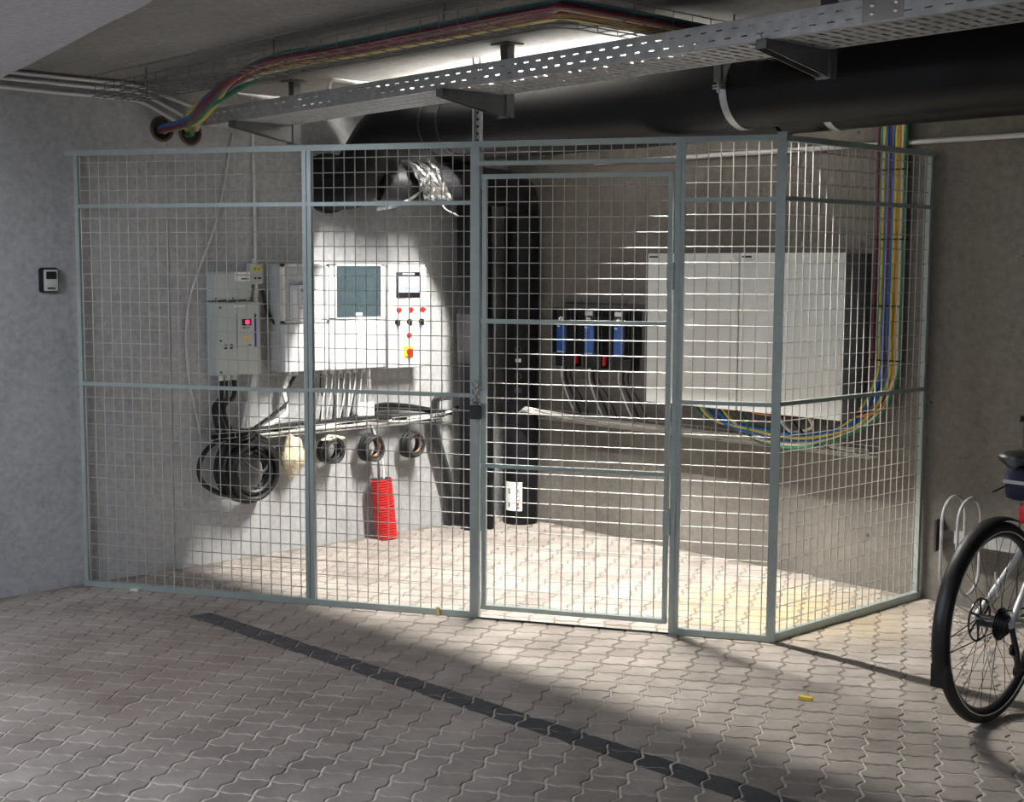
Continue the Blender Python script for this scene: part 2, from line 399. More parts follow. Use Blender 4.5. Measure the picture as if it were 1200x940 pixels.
# ------------------------------------------------------------------ the wire mesh cage
P4 = V((3.02544, -1.21183, 0)); P5 = V((3.0441, -0.012, 0)); NF = V((0.50547, -0.86284, 0))
ER = (P5 - P4).normalized(); NR = V((ER.y, -ER.x, 0)); LR = (P5 - P4).length
cage = thing('wire_mesh_cage', (1.6, -2.0, 0), 'grey steel wire mesh cage with gate closing off the wall corner', 'cage')
VS, HS = 0.0537, 0.0687
def fp(s, off, z): return F0 + EF * s + NF * off + UZ * z
def rp(s, off, z): return P4 + ER * s + NR * off + UZ * z
def panel(name, pf, ax, nx, s0, s1, z0, z1, rails, stile, bot, top, voff=0.03, hoff=0.06, gate=False):
    w = MB(); s = s0 + voff
    while s < s1 - 0.012:
        w.tube([pf(s, 0.002, z0), pf(s, 0.002, z1)], 0.0026, 5); s += VS
    z = z1 - hoff
    while z > z0 + 0.02:
        w.tube([pf(s0, -0.003, z), pf(s1, -0.003, z)], 0.0022, 5); z -= HS
    p = w.build(name, 'wire', cage, True); p['kind'] = 'stuff'
    def bar(nm, a, b, h, d, off=0.0):
        # a,b: (s,z) ends; h: half width across, d: half depth
        A, B = pf(a[0], off, a[1]), pf(b[0], off, b[1]); c = (A + B) / 2; t = (B - A); l = t.length / 2; t.normalize()
        return MB().obox(c, (t, t.cross(nx), nx), (l, h, d)).build(nm, 'fence', p)
    for s in stile: bar('stile', (s, z0), (s, z1), 0.0105, 0.012)
    for z in rails: bar('rail', (s0, z), (s1, z), 0.009, 0.009, 0.008)
    if bot is not None: bar('bottom_rail', (s0, z0 + bot), (s1, z0 + bot), bot, 0.016, 0.004)
    if top is not None: bar('top_rail', (s0, z1 - top), (s1, z1 - top), top, 0.014, 0.003)
    return p, bar
pa, bar = panel('mesh_panel', fp, EF, NF, 0.0, 1.264, 0.0, 2.2, (1.926, 1.040), (0.011, 1.252), 0.014, 0.0125)
MB().obox(fp(-0.025, 0.003, 2.1875), (EF, NF, UZ), (0.03, 0.014, 0.0125)).build('top_rail_end', 'fence', pa)
pb, bar = panel('mesh_panel', fp, EF, NF, 1.264, 2.104, 0.0, 2.2, (1.926, 1.045), (1.277, 2.090), 0.014, 0.0125)
pt, bar = panel('transom_panel', fp, EF, NF, 2.104, 3.022, 2.092, 2.2, (), (), 0.009, 0.0125, voff=0.035, hoff=0.05)
pc, bar = panel('mesh_panel', fp, EF, NF, 3.022, 3.471, 0.0, 2.2, (1.929, 1.047), (3.049,), 0.014, 0.0125)
pd, bar = panel('mesh_panel', rp, ER, NR, 0.0, LR, 0.0, 2.2, (1.932, 1.05), (LR - 0.018,), 0.018, 0.0125, voff=0.06)
for s, z0 in ((2.112, 0.0), (3.030, 0.0)):                 # posts the gate hangs between
    MB().obox(fp(s, 0.0, 1.1), (EF, NF, UZ), (0.0115, 0.016, 1.1)).build('gate_post', 'fence', pt)
MB().obox(P4 + UZ * 1.106, (EF, NF, UZ), (0.019, 0.019, 1.106)).build('corner_post', 'fence', pc)
# gate leaf
pg, bar = panel('gate', fp, EF, NF, 2.134, 3.010, 0.045, 2.052, (1.390, 0.722), (2.146, 2.998), 0.010, 0.010, voff=0.062, hoff=0.055, gate=True)
for z in (1.60, 0.51):
    hb = MB(); hb.tube([fp(3.014, 0.016, z - 0.06), fp(3.014, 0.016, z + 0.06)], 0.008, 10); hb.obox(fp(3.000, 0.014, z), (EF, NF, UZ), (0.014, 0.003, 0.05))
    hb.build('hinge', 'fence', pg, True)
lb = MB(); lb.obox(fp(2.135, 0.018, 1.04), (EF, NF, UZ), (0.028, 0.003, 0.03)); lb.tube([fp(2.11, 0.022, 1.03), fp(2.11, 0.038, 1.03), fp(2.11, 0.038, 1.055), fp(2.11, 0.022, 1.055)], 0.004, 6)
lb.build('hasp', 'galv', pg)
# perforated strut that ties the gate post to the ceiling
st = MB(); cst = fp(2.10, -0.03, 0)
for s in (-1, 1):
    st.obox(cst + EF * (s * 0.0155) + UZ * 2.2825, (EF, NF, UZ), (0.0035, 0.019, 0.2925))
z = 2.0
while z < 2.56:
    st.obox(cst - NF * 0.016 + UZ * z, (EF, NF, UZ), (0.014, 0.002, 0.010)); z += 0.032
tag(st.build('ceiling_strut', 'galv'), 'slotted steel strut rising from the gate post to the ceiling', 'strut')
tag(MB().obox(fp(2.57, 0.012, 0.0005), (EF, NF, UZ), (0.455, 0.006, 0.0035)).build('threshold_strip', 'black'), 'thin dark strip on the paving under the gate', 'strip')
# padlock and chain
pl = thing('padlock', fp(2.115, 0.03, 0.95), 'black padlock hanging on the chained gate post', 'padlock')
b = MB(); c = fp(2.115, 0.040, 0.972); b.obox(c, (EF, NF, UZ), (0.024, 0.012, 0.032)); b.build('lock_body', 'black', pl)
a_ = [c + EF * (0.014 * math.cos(t)) + UZ * (0.034 + 0.016 * math.sin(t)) for t in [math.pi * k / 8 for k in range(9)]]
MB().tube([a_[0] - UZ * .01] + a_ + [a_[-1] - UZ * .01], 0.0035, 6).build('shackle', 'chrome', pl, True)
ch = thing('chain', fp(2.115, 0.03, 1.02), 'short shiny chain links above the black padlock', 'chain')
for k in range(5):
    cc = fp(2.115 + (0.008 if k % 2 else -0.006), 0.036, 1.03 + 0.019 * k); d1 = (EF + NF * (0.9 if k % 2 else -0.3)).normalized()
    MB().tube([cc + d1 * (0.010 * math.cos(t)) + UZ * (0.015 * math.sin(t)) for t in [2 * math.pi * q / 12 for q in range(12)]], 0.0035, 6, True).build('link', 'chrome', ch, True)
tie = MB(); tie.tube([rp(0.17 + 0.004 * math.cos(t), 0.004 + 0.022 * math.cos(t), 0.018 + 0.023 * math.sin(t)) for t in [2 * math.pi * q / 14 for q in range(14)]], 0.0025, 5, True)
tag(tie.build('cable_tie', 'paper', None, True), 'white cable tie looped round the bottom rail near the cage corner', 'cable tie')

# ------------------------------------------------------------------ big black pipes
mp = thing('black_pipe', (2.5, -1.42, 2.2), 'thick black insulated pipe hung under the ceiling in front', 'pipe')
path = bend([(7.5, -1.42, 2.365), (0.55, -1.42, 2.365), (0.29, -1.425, 2.11), (0.0, -1.425, 2.11)], 0.10, 6)
MB().tube(path, 0.155, 32).build('pipe_run', 'pipe', mp, True)
for x in (1.02, 1.16): MB().tube([(x, -1.42, 2.365), (x + 0.012, -1.42, 2.365)], 0.159, 32).build('joint_ring', 'pipe_scuff', mp, True)
MB().tube([(0.0, -1.425, 2.11), (0.025, -1.425, 2.11)], 0.172, 32).build('wall_collar', 'pipe_scuff', mp, True)
p2 = thing('black_pipe', (2.5, -0.95, 2.2), 'thinner black pipe behind the thick one, dropping to the floor', 'pipe')
MB().tube(bend([(7.5, -0.956, 2.367), (0.45, -0.956, 2.367), (0.24, -0.50, 2.20), (0.23, -0.46, 0.0)], 0.25, 8), 0.108, 24).build('pipe_run', 'pipe', p2, True)
MB().tube([(0.55, -0.956, 2.367), (2.86, -0.956, 2.367)], 0.143, 28).build('insulation_sleeve', 'pipe', p2, True)
MB().tube([(0.24, -0.50, 1.35), (0.236, -0.488, 1.05)], 0.106, 24).build('wrap', 'pipe_scuff', p2, True)
p3 = thing('black_pipe', (0.27, -0.125, 0), 'black floor pipe in the wall corner with white label sticker', 'pipe')
MB().tube(bend([(0.27, -0.125, 0.0), (0.27, -0.125, 2.06), (0.52, -0.42, 2.10), (0.56, -1.02, 2.11), (0.44, -1.38, 2.11)], 0.2, 8), 0.11, 24).build('pipe_run', 'pipe', p3, True)
# curved sticker facing the room
def arc_patch(c, r, a0, a1, z0, z1, n=10):
    vs = []; fs = []
    for rr in (r, r + 0.0015):
        for k in range(n + 1):
            a = math.radians(a0 + (a1 - a0) * k / n)
            for z in (z0, z1): vs.append((c[0] + rr * math.cos(a), c[1] + rr * math.sin(a), z))
    q = 2 * (n + 1)
    for k in range(n):
        fs.append((2 * k, 2 * k + 1, 2 * k + 3, 2 * k + 2)); fs.append((q + 2 * k, q + 2 * k + 2, q + 2 * k + 3, q + 2 * k + 1))
        fs.append((2 * k, 2 * k + 2, q + 2 * k + 2, q + 2 * k)); fs.append((2 * k + 1, q + 2 * k + 1, q + 2 * k + 3, 2 * k + 3))
    m_ = MB(); m_.add(vs, fs); return m_
stk = arc_patch((0.27, -0.125), 0.1105, -100, -37, 0.09, 0.275).build('sticker', 'paper', p3)
stk['label'] = 'white sticker with black lettering'
ang = math.radians(-52); nx_ = V((math.cos(ang), math.sin(ang), 0)); tx_ = V((-math.sin(ang), math.cos(ang), 0))
so = V((0.27, -0.125, 0)) + nx_ * 0.1135
for k, chx in enumerate('LOGSTOR'):
    zz = 0.262 - k * 0.0255
    if k == 5: MB().disc(so + UZ * zz + nx_ * -0.001, nx_, 0.010, 0.0015, 16).build('red_dot', 'red', stk)
    else: text('lettering', chx, 0.030, so + UZ * zz, -UZ, tx_, 'ink', stk)
ang2 = math.radians(-82); n2_ = V((math.cos(ang2), math.sin(ang2), 0)); t2_ = V((-math.sin(ang2), math.cos(ang2), 0))
for z0 in (0.13, 0.215): MB().obox(V((0.27, -0.125, z0)) + n2_ * 0.1125, (t2_, n2_, UZ), (0.004, 0.0008, 0.016)).build('lettering', 'ink', stk)
for z, s in ((1.05, 0.022), (0.86, 0.03)):
    MB().obox(V((0.27, -0.125, z)) + nx_ * 0.111, (tx_, nx_, UZ), (s * .8, 0.001, s * .5)).build('small_label' if z > 1 else 'stamp', 'paper' if z > 1 else 'pipe_scuff', p3)
for z in (0.95, 1.12): MB().tube([V((0.27, -0.125, z)) + nx_ * 0.1105 + tx_ * (0.018 * math.cos(t)) + UZ * (0.018 * math.sin(t)) for t in [2 * math.pi * q / 14 for q in range(14)]], 0.003, 5, True).build('stamp', 'rubber_grey', p3, True)
# crumpled foil tape where the pipes join
fo = MB(); rows = 9; colsn = 12
base_c = V((0.54, -1.16, 2.11)); axp = V((-0.28, -0.9, 0)).normalized(); sd = axp.cross(UZ).normalized()
grid = []
for i in range(rows):
    for j in range(colsn):
        a = math.radians(-62 + (100 + 25 * math.sin(i * 2.1)) * j / (colsn - 1)); rr = 0.116 + 0.010 * ((i * 3 + j) % 3) + random.uniform(-.004, .008)
        d = -sd if sd.dot(V((1, -1, 0))) < 0 else sd
        grid.append(base_c + axp * ((i - rows / 2) * 0.020 + 0.07 * math.sin(a) + random.uniform(-.008, .008)) + d * (math.cos(a) * rr) + UZ * (math.sin(a) * rr))
fo.add(grid, [(i * colsn + j, i * colsn + j + 1, (i + 1) * colsn + j + 1, (i + 1) * colsn + j) for i in range(rows - 1) for j in range(colsn - 1)])
foil = fo.build('foil_wrap', 'foil'); so_m = foil.modifiers.new('thickness', 'SOLIDIFY'); so_m.thickness = 0.003
tag(foil, 'crumpled shiny foil tape wrapped round the black pipe joint', 'foil')
ft = thing('foil_strip', (0.60, -1.30, 1.9), 'loose hanging strip of shiny foil tape below the pipe joint', 'foil')
MB().ribbon(spline([(0.66, -1.20, 2.10), (0.68, -1.30, 2.03), (0.64, -1.40, 1.97), (0.55, -1.48, 1.945)], 6), (0.3, 0.3, 1), 0.025, 0.002).build('strip', 'foil', ft)
MB().tube(spline([(0.62, -1.10, 2.02), (0.63, -1.06, 1.96), (0.60, -0.95, 1.93), (0.5, -0.85, 1.93)], 6), 0.004, 5).build('string', 'galv', ft, True)
# clamps
def clamp(x, y, z, r, label, ear=True):
    t = thing('pipe_clamp', (x, y, z - r), label, 'clamp', 'pipe clamps on the black pipes')
    def ring(a0, a1): return [(x, y + (r + .002) * math.cos(math.radians(a)), z + (r + .002) * math.sin(math.radians(a))) for a in [a0 + (a1 - a0) * k / 20 for k in range(21)]]
    MB().ribbon(ring(180, 360), UX, 0.035, 0.003).build('lower_strap', 'galv', t)
    MB().ribbon(ring(0, 180), UX, 0.035, 0.003).build('upper_strap', 'galv_dull', t)
    for s in (-1, 1):
        e_ = MB(); e_.box(x - .0175, x + .0175, y + s * r, y + s * (r + .045), z + .003, z + .008); e_.box(x - .0175, x + .0175, y + s * r, y + s * (r + .045), z - .008, z - .003)
        e_.tube([(x, y + s * (r + .028), z - .022), (x, y + s * (r + .028), z + .02)], 0.006, 8); e_.build('ear_bolt', 'galv', t)
    MB().obox((x, y - r - 0.028, (z + 0.02 + ZC) / 2), (UX, UY, UZ), (0.018, 0.008, (ZC - z - 0.02) / 2)).build('hanger', 'galv_dull', t)
clamp(2.985, -1.42, 2.365, 0.155, 'bright metal strap clamp round the thick black pipe')
MB().tube([(2.875, -0.956, 2.367), (7.5, -0.956, 2.367)], 0.137, 28).build('insulation_sleeve', 'pipe', p2, True)
clamp(3.13, -0.956, 2.367, 0.137, 'smaller metal strap clamp round the thinner rear pipe')

# ------------------------------------------------------------------ perforated cable tray with brackets
tr = thing('perforated_cable_tray', (3.2, -2.25, 2.35), 'long slotted galvanised cable tray hung under the ceiling', 'cable tray')
X0, X1, YF, YB, ZB, ZT = 0.30, 6.2, -2.40, -2.10, 2.355, 2.432
def tilt(x): return 0.0055 * (x - 2.0)
def sx(mb, x0, x1, y0, y1, z0, z1):
    a = tilt(x0); b = tilt(x1); x0, x1 = min(x0, x1), max(x0, x1)
    mb.add([(x0, y0, z0 + a), (x1, y0, z0 + b), (x1, y1, z0 + b), (x0, y1, z0 + a), (x0, y0, z1 + a), (x1, y0, z1 + b), (x1, y1, z1 + b), (x0, y1, z1 + a)],
           [(0, 3, 2, 1), (4, 5, 6, 7), (0, 1, 5, 4), (1, 2, 6, 5), (2, 3, 7, 6), (3, 0, 4, 7)])
for nm, y in (('front_side', YF), ('rear_side', YB)):
    w = MB(); bands = [(ZB, ZB + .020, 0), (ZB + .020, ZB + .0245, 1), (ZB + .0245, ZB + .050, 0), (ZB + .050, ZB + .0545, 2), (ZB + .0545, ZT, 0)]
    for z0, z1, k in bands:
        if not k: sx(w, X0, X1, y - .001, y + .001, z0, z1)
        else:
            x = X0 + (0.03 if k == 2 else 0)
            while x < X1: sx(w, x, min(X1, x + 0.040), y - .001, y + .001, z0, z1); x += 0.066
    s_ = 1 if y == YF else -1
    sx(w, X0, X1, y, y + s_ * 0.012, ZT - .002, ZT)
    w.build(nm, 'galv', tr)
w = MB(); x = X0
while x < X1: sx(w, x, x + 0.026, YF, YB, ZB - .001, ZB + .001); x += 0.044
for y in (YF, YF + .075, YF + .15, YF + .225, YB - .022): sx(w, X0, X1, y, y + .022, ZB - .0012, ZB + .0012)
w.build('slotted_bottom', 'galv', tr)
w = MB(); sx(w, 4.16, 4.30, YF - .003, YF - .001, ZB + .004, ZT - .004)
for x in (4.19, 4.27):
    for z in (ZB + .03, ZB + .055): w.tube([(x, YF - .012, z + tilt(x)), (x, YF, z + tilt(x))], 0.006, 8)
w.build('splice_plate', 'chrome', tr)
for k, (x, lab) in enumerate(((0.62, 'cantilever bracket under the left end of the slotted tray'), (2.215, 'cantilever bracket under the slotted tray above the mesh panels'), (3.81, 'cantilever bracket under the slotted tray in front of the thick pipe'))):
    t = thing('tray_bracket', (x, -2.07, 2.267), lab, 'bracket', 'tray brackets')
    zt = ZB + tilt(x) - .002
    h = MB(); h.box(x - .022, x + .022, -2.075, -2.071, zt - .088, ZC - .008); h.box(x - .022, x - .018, -2.072, -2.035, zt - .088, ZC - .008); h.box(x + .018, x + .022, -2.072, -2.035, zt - .088, ZC - .008)
    h.build('drop_post', 'galv_dull', t)
    MB().box(x - .055, x + .055, -2.10, -2.01, ZC - .008, ZC).build('head_plate', 'galv_dull', t)
    a = MB()
    for xx in (x - .021, x + .018):                        # tapered side cheeks
        a.add([(xx, -2.078, zt), (xx, -2.43, zt), (xx, -2.43, zt - .030), (xx, -2.078, zt - .088), (xx + .003, -2.078, zt), (xx + .003, -2.43, zt), (xx + .003, -2.43, zt - .030), (xx + .003, -2.078, zt - .088)],
              [(0, 1, 2, 3), (7, 6, 5, 4), (0, 4, 5, 1), (1, 5, 6, 2), (2, 6, 7, 3), (3, 7, 4, 0)])
    a.box(x - .021, x + .021, -2.43, -2.078, zt - .003, zt); a.box(x - .021, x + .021, -2.43, -2.427, zt - .03, zt)
    a.build('arm', 'galv_dull', t)
    MB().box(x - .03, x + .03, -2.085, -2.076, zt - .092, zt + .01).build('arm_plate', 'galv_dull', t)
    MB().tube([(x - .01, -2.415, zt - .002), (x - .01, -2.415, zt + .012), (x - .01, -2.425, zt + .018)], 0.003, 6).build('hook_bolt', 'galv', t)

# ------------------------------------------------------------------ ceiling wire basket and coloured cables
bk = thing('wire_cable_basket', (2.2, -2.8, 2.45), 'wire basket tray carrying coloured cables under the ceiling', 'cable tray')
YI, YO, ZK, ZH = -2.69, -2.94, 2.452, 2.505
w = MB()
def L2(y_run, x_run, z):       # longitudinal wire: along X then turning toward the right wall
    return bend([(0.18, y_run, z), (x_run, y_run, z), (x_run, -0.25, z)], 0.10, 4)
for f in (0, .25, .5, .75, 1): w.tube(L2(YI + (YO - YI) * f, 3.16 + 0.26 * f, ZK), 0.0022, 4)
for z in (ZK + .026, ZH):
    for f in (0, 1): w.tube(L2(YI + (YO - YI) * f, 3.16 + 0.26 * f, z), 0.0022, 4)
w.build('long_wires', 'galv_dull', bk)['kind'] = 'stuff'
w = MB(); x = 0.22
while x < 3.1:
    w.tube([(x, YI, ZH), (x, YI, ZK), (x, YO, ZK), (x, YO, ZH)], 0.0022, 4); x += 0.1
y = -2.6
while y < -0.3:
    w.tube([(3.16, y, ZH), (3.16, y, ZK), (3.42, y, ZK), (3.42, y, ZH)], 0.0022, 4); y += 0.1
w.build('cross_wires', 'galv_dull', bk)['kind'] = 'stuff'
for x, y in ((0.5, YI - .125), (1.6, YI - .125), (2.7, YI - .125), (3.29, -1.9), (3.29, -0.7)): MB().tube([(x, y, ZC), (x, y, ZK - .004)], 0.004, 6).build('hanger_rod', 'galv_dull', bk)
# each power cable: wall hole -> basket -> right wall -> loop under the wall cabinets
kinds = [('maroon', 'dark red'), ('c_teal', 'teal'), ('c_yellow', 'yellow'), ('c_blue', 'blue'), ('maroon', 'wine red'), ('c_blue', 'second blue'), ('c_yellow', 'outermost yellow'), ('c_orange', 'orange'), ('c_cream', 'cream'), ('c_green', 'green')]
for k, (mt, nm) in enumerate(kinds):
    f = (k + 0.5) / len(kinds); yy = YO + 0.05 + 0.17 * f; zz = ZK + 0.014 + (0.017 if k % 2 else 0) + (k % 3) * .003
    xr = 3.38 - 0.17 * f; xd = 2.772 + 0.0168 * k
    hy, hz = (-2.47, 2.345) if k < 6 else (-2.31, 2.337)
    oy, oz = (k % 3 - 1) * 0.014, ((k // 3) % 3 - 1) * 0.013
    up = 0.06 * (k % 4) / 4
    pts = [(0.006, hy + oy, hz + oz), (0.10, hy + oy - .02, hz + oz + .004), (0.38, -2.50 + oy * 1.5, 2.368 + oz * 1.3), (0.75, -2.58 + oy * 2 - .05 * (1 - f), 2.41 + oz * 1.3 + up * .3), (1.15, -2.65 - .12 * (1 - f), 2.458 + oz * .8 + up * .4), (1.65, yy, zz + .004), (2.15, yy, zz), (2.6, yy, zz), (xr - 0.10, yy, zz), (xr, yy + 0.12, zz), (xr, -1.6, zz), (xr - .05, -0.6, zz), (xd + .12, -0.22, zz - .03), (xd, -0.055, 2.33), (xd, -0.05, 1.9), (xd + 0.005 * math.sin(k), -0.055, 1.35)]
    low = 0.745 + 0.012 * ((9 - k) % 5) - 0.004 * k
    if k in (0, 4, 7):       # end higher, behind the cabinets
        pts += [(xd - .01, -0.055, 1.05), (xd - 0.12, -0.10, 0.90), (2.35 - .03 * k, -0.13, 0.86), (2.25 - .03 * k, -0.14, 0.95)]
    else:
        xe = 1.62 + 0.035 * k + (0.45 if k in (8,) else 0)
        pts += [(xd - .005, -0.06, 1.08), (xd - 0.13, -0.09, 0.86), (2.45, -0.11 - .005 * k, low), (2.1, -0.12, low + .005), (xe + .12, -0.13, 0.81), (xe, -0.14, 0.95)]
    r_ = 0.0105 if k in (3, 5, 2) else 0.0085
    sp_ = spline(pts, 7); r2_ = [0.0135 - (0.0135 - r_) * min(1, max(0, (q / len(sp_) - .45) / .2)) for q in range(len(sp_))]
    tag(MB().tube(sp_, r_, 8, rs=r2_).build('power_cable', mt, None, True), f'{nm} power cable from the wall hole over the basket and down the right wall', 'cable', 'coloured power cables')
for k, z in enumerate((2.12, 1.78, 1.45, 1.18)):
    MB_ = MB(); MB_.box(2.76, 2.935, -0.078, -0.074, z - .004, z + .004); MB_.box(2.76, 2.764, -0.078, -0.03, z - .004, z + .004); MB_.box(2.931, 2.935, -0.078, -0.03, z - .004, z + .004)
    tag(MB_.build('cable_tie', 'black'), ['topmost black tie round the hanging coloured cables', 'upper middle black tie round the hanging coloured cables', 'lower middle black tie round the hanging coloured cables', 'lowest black tie round the hanging coloured cables'][k], 'cable tie', 'ties on the hanging cables')
for (y, z, lab) in ((-2.47, 2.345, 'cored wall hole with a bunch of coloured cables in it'), (-2.305, 2.335, 'half empty cored wall hole beside the cable bunch')):
    t = thing('wall_hole_sleeve', (0, y, z - .06), lab, 'wall hole', 'cored wall holes')
    MB().tube([(0.008, y + .060 * math.cos(a), z + .060 * math.sin(a)) for a in [2 * math.pi * q / 24 for q in range(24)]], 0.008, 6, True).build('rim', 'clay', t, True)
    MB().disc((0.001, y, z), UX, 0.058, 0.003, 24).build('dark_core', 'black', t)
# three metal conduits on the left wall
for k, (z, ye, ze, lab) in enumerate(((2.555, -2.30, 2.47, 'upper metal conduit along the top of the left wall'), (2.523, -2.36, 2.42, 'middle metal conduit along the top of the left wall'), (2.480, -2.40, 2.385, 'lower metal conduit along the top of the left wall'))):
    MBc = MB().tube(spline([(0.018, -7, z + .02), (0.018, -4.5, z + .01), (0.018, -3.2, z), (0.018, -2.72, z), (0.020, -2.58, z - .012), (0.03, ye, ze)], 6), 0.0095, 8)
    tag(MBc.build('conduit', 'conduit', None, True), lab, 'conduit', 'wall conduits')
cl = MB()
for z in (2.555, 2.523, 2.480): cl.box(0.0, 0.032, -2.708, -2.690, z - .012, z + .012)
tag(cl.build('conduit_clip', 'galv'), 'metal clip strip holding the three wall conduits', 'clip')
tag(MB().tube(bend([(0.86, -2.02, 2.44), (0.88, -2.02, 2.558), (0.87, -1.4, 2.56)], 0.03, 5), 0.010, 8).build('conduit', 'paper', None, True), 'white bent conduit fixed under the ceiling behind the slotted tray', 'conduit')
tag(MB().tube([(0.8, -0.016, 2.262), (6.5, -0.016, 2.235)], 0.013, 10).build('conduit', 'conduit', None, True), 'long bright metal conduit along the right wall below the pipes', 'conduit')
tag(MB().tube([(0.012, -1.917, 1.66), (0.012, -1.925, 2.56)], 0.007, 8).build('conduit', 'cab_white', None, True), 'thin upright white conduit above the small grey wall device', 'conduit')
tag(MB().tube(spline([(0.012, -2.28, 0.72), (0.012, -2.35, 1.1), (0.012, -2.33, 1.45), (0.012, -2.15, 1.9), (0.012, -2.05, 2.35)], 8), 0.006, 6).build('cable', 'grey_dev', None, True), 'thin grey cable curving up the left wall beside the grey charger', 'cable')

# ------------------------------------------------------------------ left wall devices
ks = thing('key_safe', (0, -3.11, 1.5), 'small black and grey key safe on the left wall', 'key safe')
MB().bbox(0, 0.034, -3.162, -3.062, 1.497, 1.622, 0.014).build('body', 'black', ks, True)
MB().bbox(0.03, 0.042, -3.145, -3.072, 1.506, 1.612, 0.012).build('front', 'grey_dev', ks, True)
MB().bbox(0.04, 0.046, -3.135, -3.083, 1.565, 1.602, 0.008).build('shutter', 'black', ks, True)
MB().box(0.0415, 0.0425, -3.13, -3.09, 1.516, 1.524).build('print', 'ink', ks)
def screw(x, y, z, p, mt='galv', r=0.006): MB().disc((x, y, z), UX, r, 0.003, 10).build('screw', mt, p, True)
cg = thing('charger_cabinet', (0, -2.08, 1.04), 'grey metal control cabinet with glowing red display', 'cabinet')
MB().bbox(0, 0.092, -2.222, -1.942, 1.04, 1.438, 0.004).build('body', 'grey_cab', cg, True)
MB().bbox(0.09, 0.097, -2.216, -1.947, 1.046, 1.432, 0.003).build('door', 'grey_cab', cg, True)
dp = MB().box(0.097, 0.100, -2.094, -1.968, 1.185, 1.375).build('display_panel', 'grey_dev', cg)
MB().box(0.0995, 0.101, -1.985, -1.973, 1.187, 1.373).build('blue_stripe', 'navy', dp)
MB().box(0.0995, 0.101, -2.096, -2.091, 1.187, 1.373).build('edge_strip', 'navy', dp)
MB().box(0.0995, 0.102, -2.062, -2.005, 1.310, 1.345).build('display_window', 'black', dp)
text('digits', '88', 0.030, (0.1025, -2.030, 1.327), UY, UZ, 'redled', dp)
for y in (-2.050, -2.026): MB().box(0.0995, 0.102, y - .008, y + .008, 1.295, 1.301).build('print', 'ink', dp)
for y in (-2.046, -2.024): MB().disc((0.0995, y, 1.245), UX, 0.008, 0.004, 12).build('button', 'yellow', dp, True)
MB().box(0.0995, 0.101, -2.03, -2.008, 1.20, 1.206).build('print', 'ink', dp)
for y in (-2.165, -2.130):
    for z in (1.190, 1.205): MB().box(0.097, 0.099, y - .008, y + .008, z - .005, z + .005).build('socket', 'black', cg)
for z in (1.41, 1.23, 1.06): screw(0.097, -2.196, z, cg, 'steel_dark')
MB().box(0.097, 0.098, -2.11, -2.04, 1.412, 1.418).build('print', 'paper', cg)
for y in (-2.165, -2.125, -2.085): MB().tube([(0.045, y, 1.04), (0.045, y, 1.01)], 0.014, 12).build('cable_gland', 'cab_white', cg, True)
jb = thing('junction_box', (0, -2.1, 1.445), 'plain grey box with white sticker standing above the grey control cabinet', 'box')
MB().bbox(0, 0.062, -2.222, -1.974, 1.447, 1.604, 0.004).build('body', 'grey_cab', jb, True)
MB().bbox(0.06, 0.07, -2.215, -1.980, 1.452, 1.599, 0.003).build('lid', 'grey_cab', jb, True)
s_ = MB().box(0.07, 0.0712, -2.087, -1.990, 1.552, 1.600).build('sticker', 'paper', jb)
MB().box(0.071, 0.072, -2.045, -1.998, 1.560, 1.567).build('print', 'ink', s_); MB().box(0.071, 0.072, -2.08, -2.00, 1.585, 1.588).build('print', 'ink', s_)
for y in (-2.205, -2.1, -1.99): screw(0.07, y, 1.459, jb, 'steel_dark', 0.004)
dv = thing('wall_sensor', (0, -1.93, 1.53), 'small grey device with green print hanging beside the junction box', 'device')
MB().bbox(0, 0.05, -1.972, -1.890, 1.532, 1.650, 0.010).build('body', 'grey_dev', dv, True)
MB().box(0.05, 0.0512, -1.958, -1.902, 1.605, 1.632).build('label_plate', 'tape_y', dv)
for y in (-1.945, -1.922): MB().box(0.051, 0.052, y - .006, y + .006, 1.612, 1.624).build('print', 'green', dv)
MB().box(0.05, 0.0512, -1.95, -1.905, 1.562, 1.572).build('print', 'ink', dv)
MB().tube([(0.025, -1.93, 1.65), (0.025, -1.93, 1.672)], 0.013, 10).build('cable_gland', 'cab_white', dv, True)
MB().tube([(0.025, -1.93, 1.532), (0.025, -1.93, 1.505)], 0.012, 10).build('cable_gland', 'cab_white', dv, True)

D = 0.17
mc = thing('meter_cabinet', (0, -1.69, 1.04), 'white wall cabinet with clear cover over an electricity meter', 'cabinet')
MB().bbox(0, D - .03, -1.842, -1.536, 1.044, 1.646, 0.004).build('body', 'grey_dev', mc, True)
MB().box(D - .03, D - .026, -1.825, -1.55, 1.325, 1.632).build('mounting_plate', 'cab_white', mc)
mt_ = MB().bbox(D - .026, D + 0.02, -1.79, -1.63, 1.33, 1.53, 0.01).build('meter', 'white_cab', mc, True)
MB().box(D + .0195, D + .0215, -1.735, -1.690, 1.492, 1.510).build('meter_display', 'ink', mt_)
MB().box(D + .0195, D + .0215, -1.73, -1.70, 1.455, 1.462).build('print', 'ink', mt_); MB().box(D + .0195, D + .0215, -1.75, -1.66, 1.40, 1.404).build('print', 'ink', mt_)
cv = MB().bbox(D - .012, D - .008, -1.84, -1.538, 1.318, 1.644, 0.002).build('clear_cover', 'clear', mc)
fr_ = MB()
for y0, y1, z0, z1 in ((-1.842, -1.828, 1.318, 1.646), (-1.55, -1.536, 1.318, 1.646), (-1.842, -1.536, 1.632, 1.646), (-1.842, -1.536, 1.318, 1.330)): fr_.box(D - .03, D - .004, y0, y1, z0, z1)
fr_.build('cover_frame', 'cab_white', mc)
lc = MB().bbox(D - .03, D + .012, -1.842, -1.60, 1.046, 1.312, 0.008).build('lower_cover', 'white_cab', mc, True)
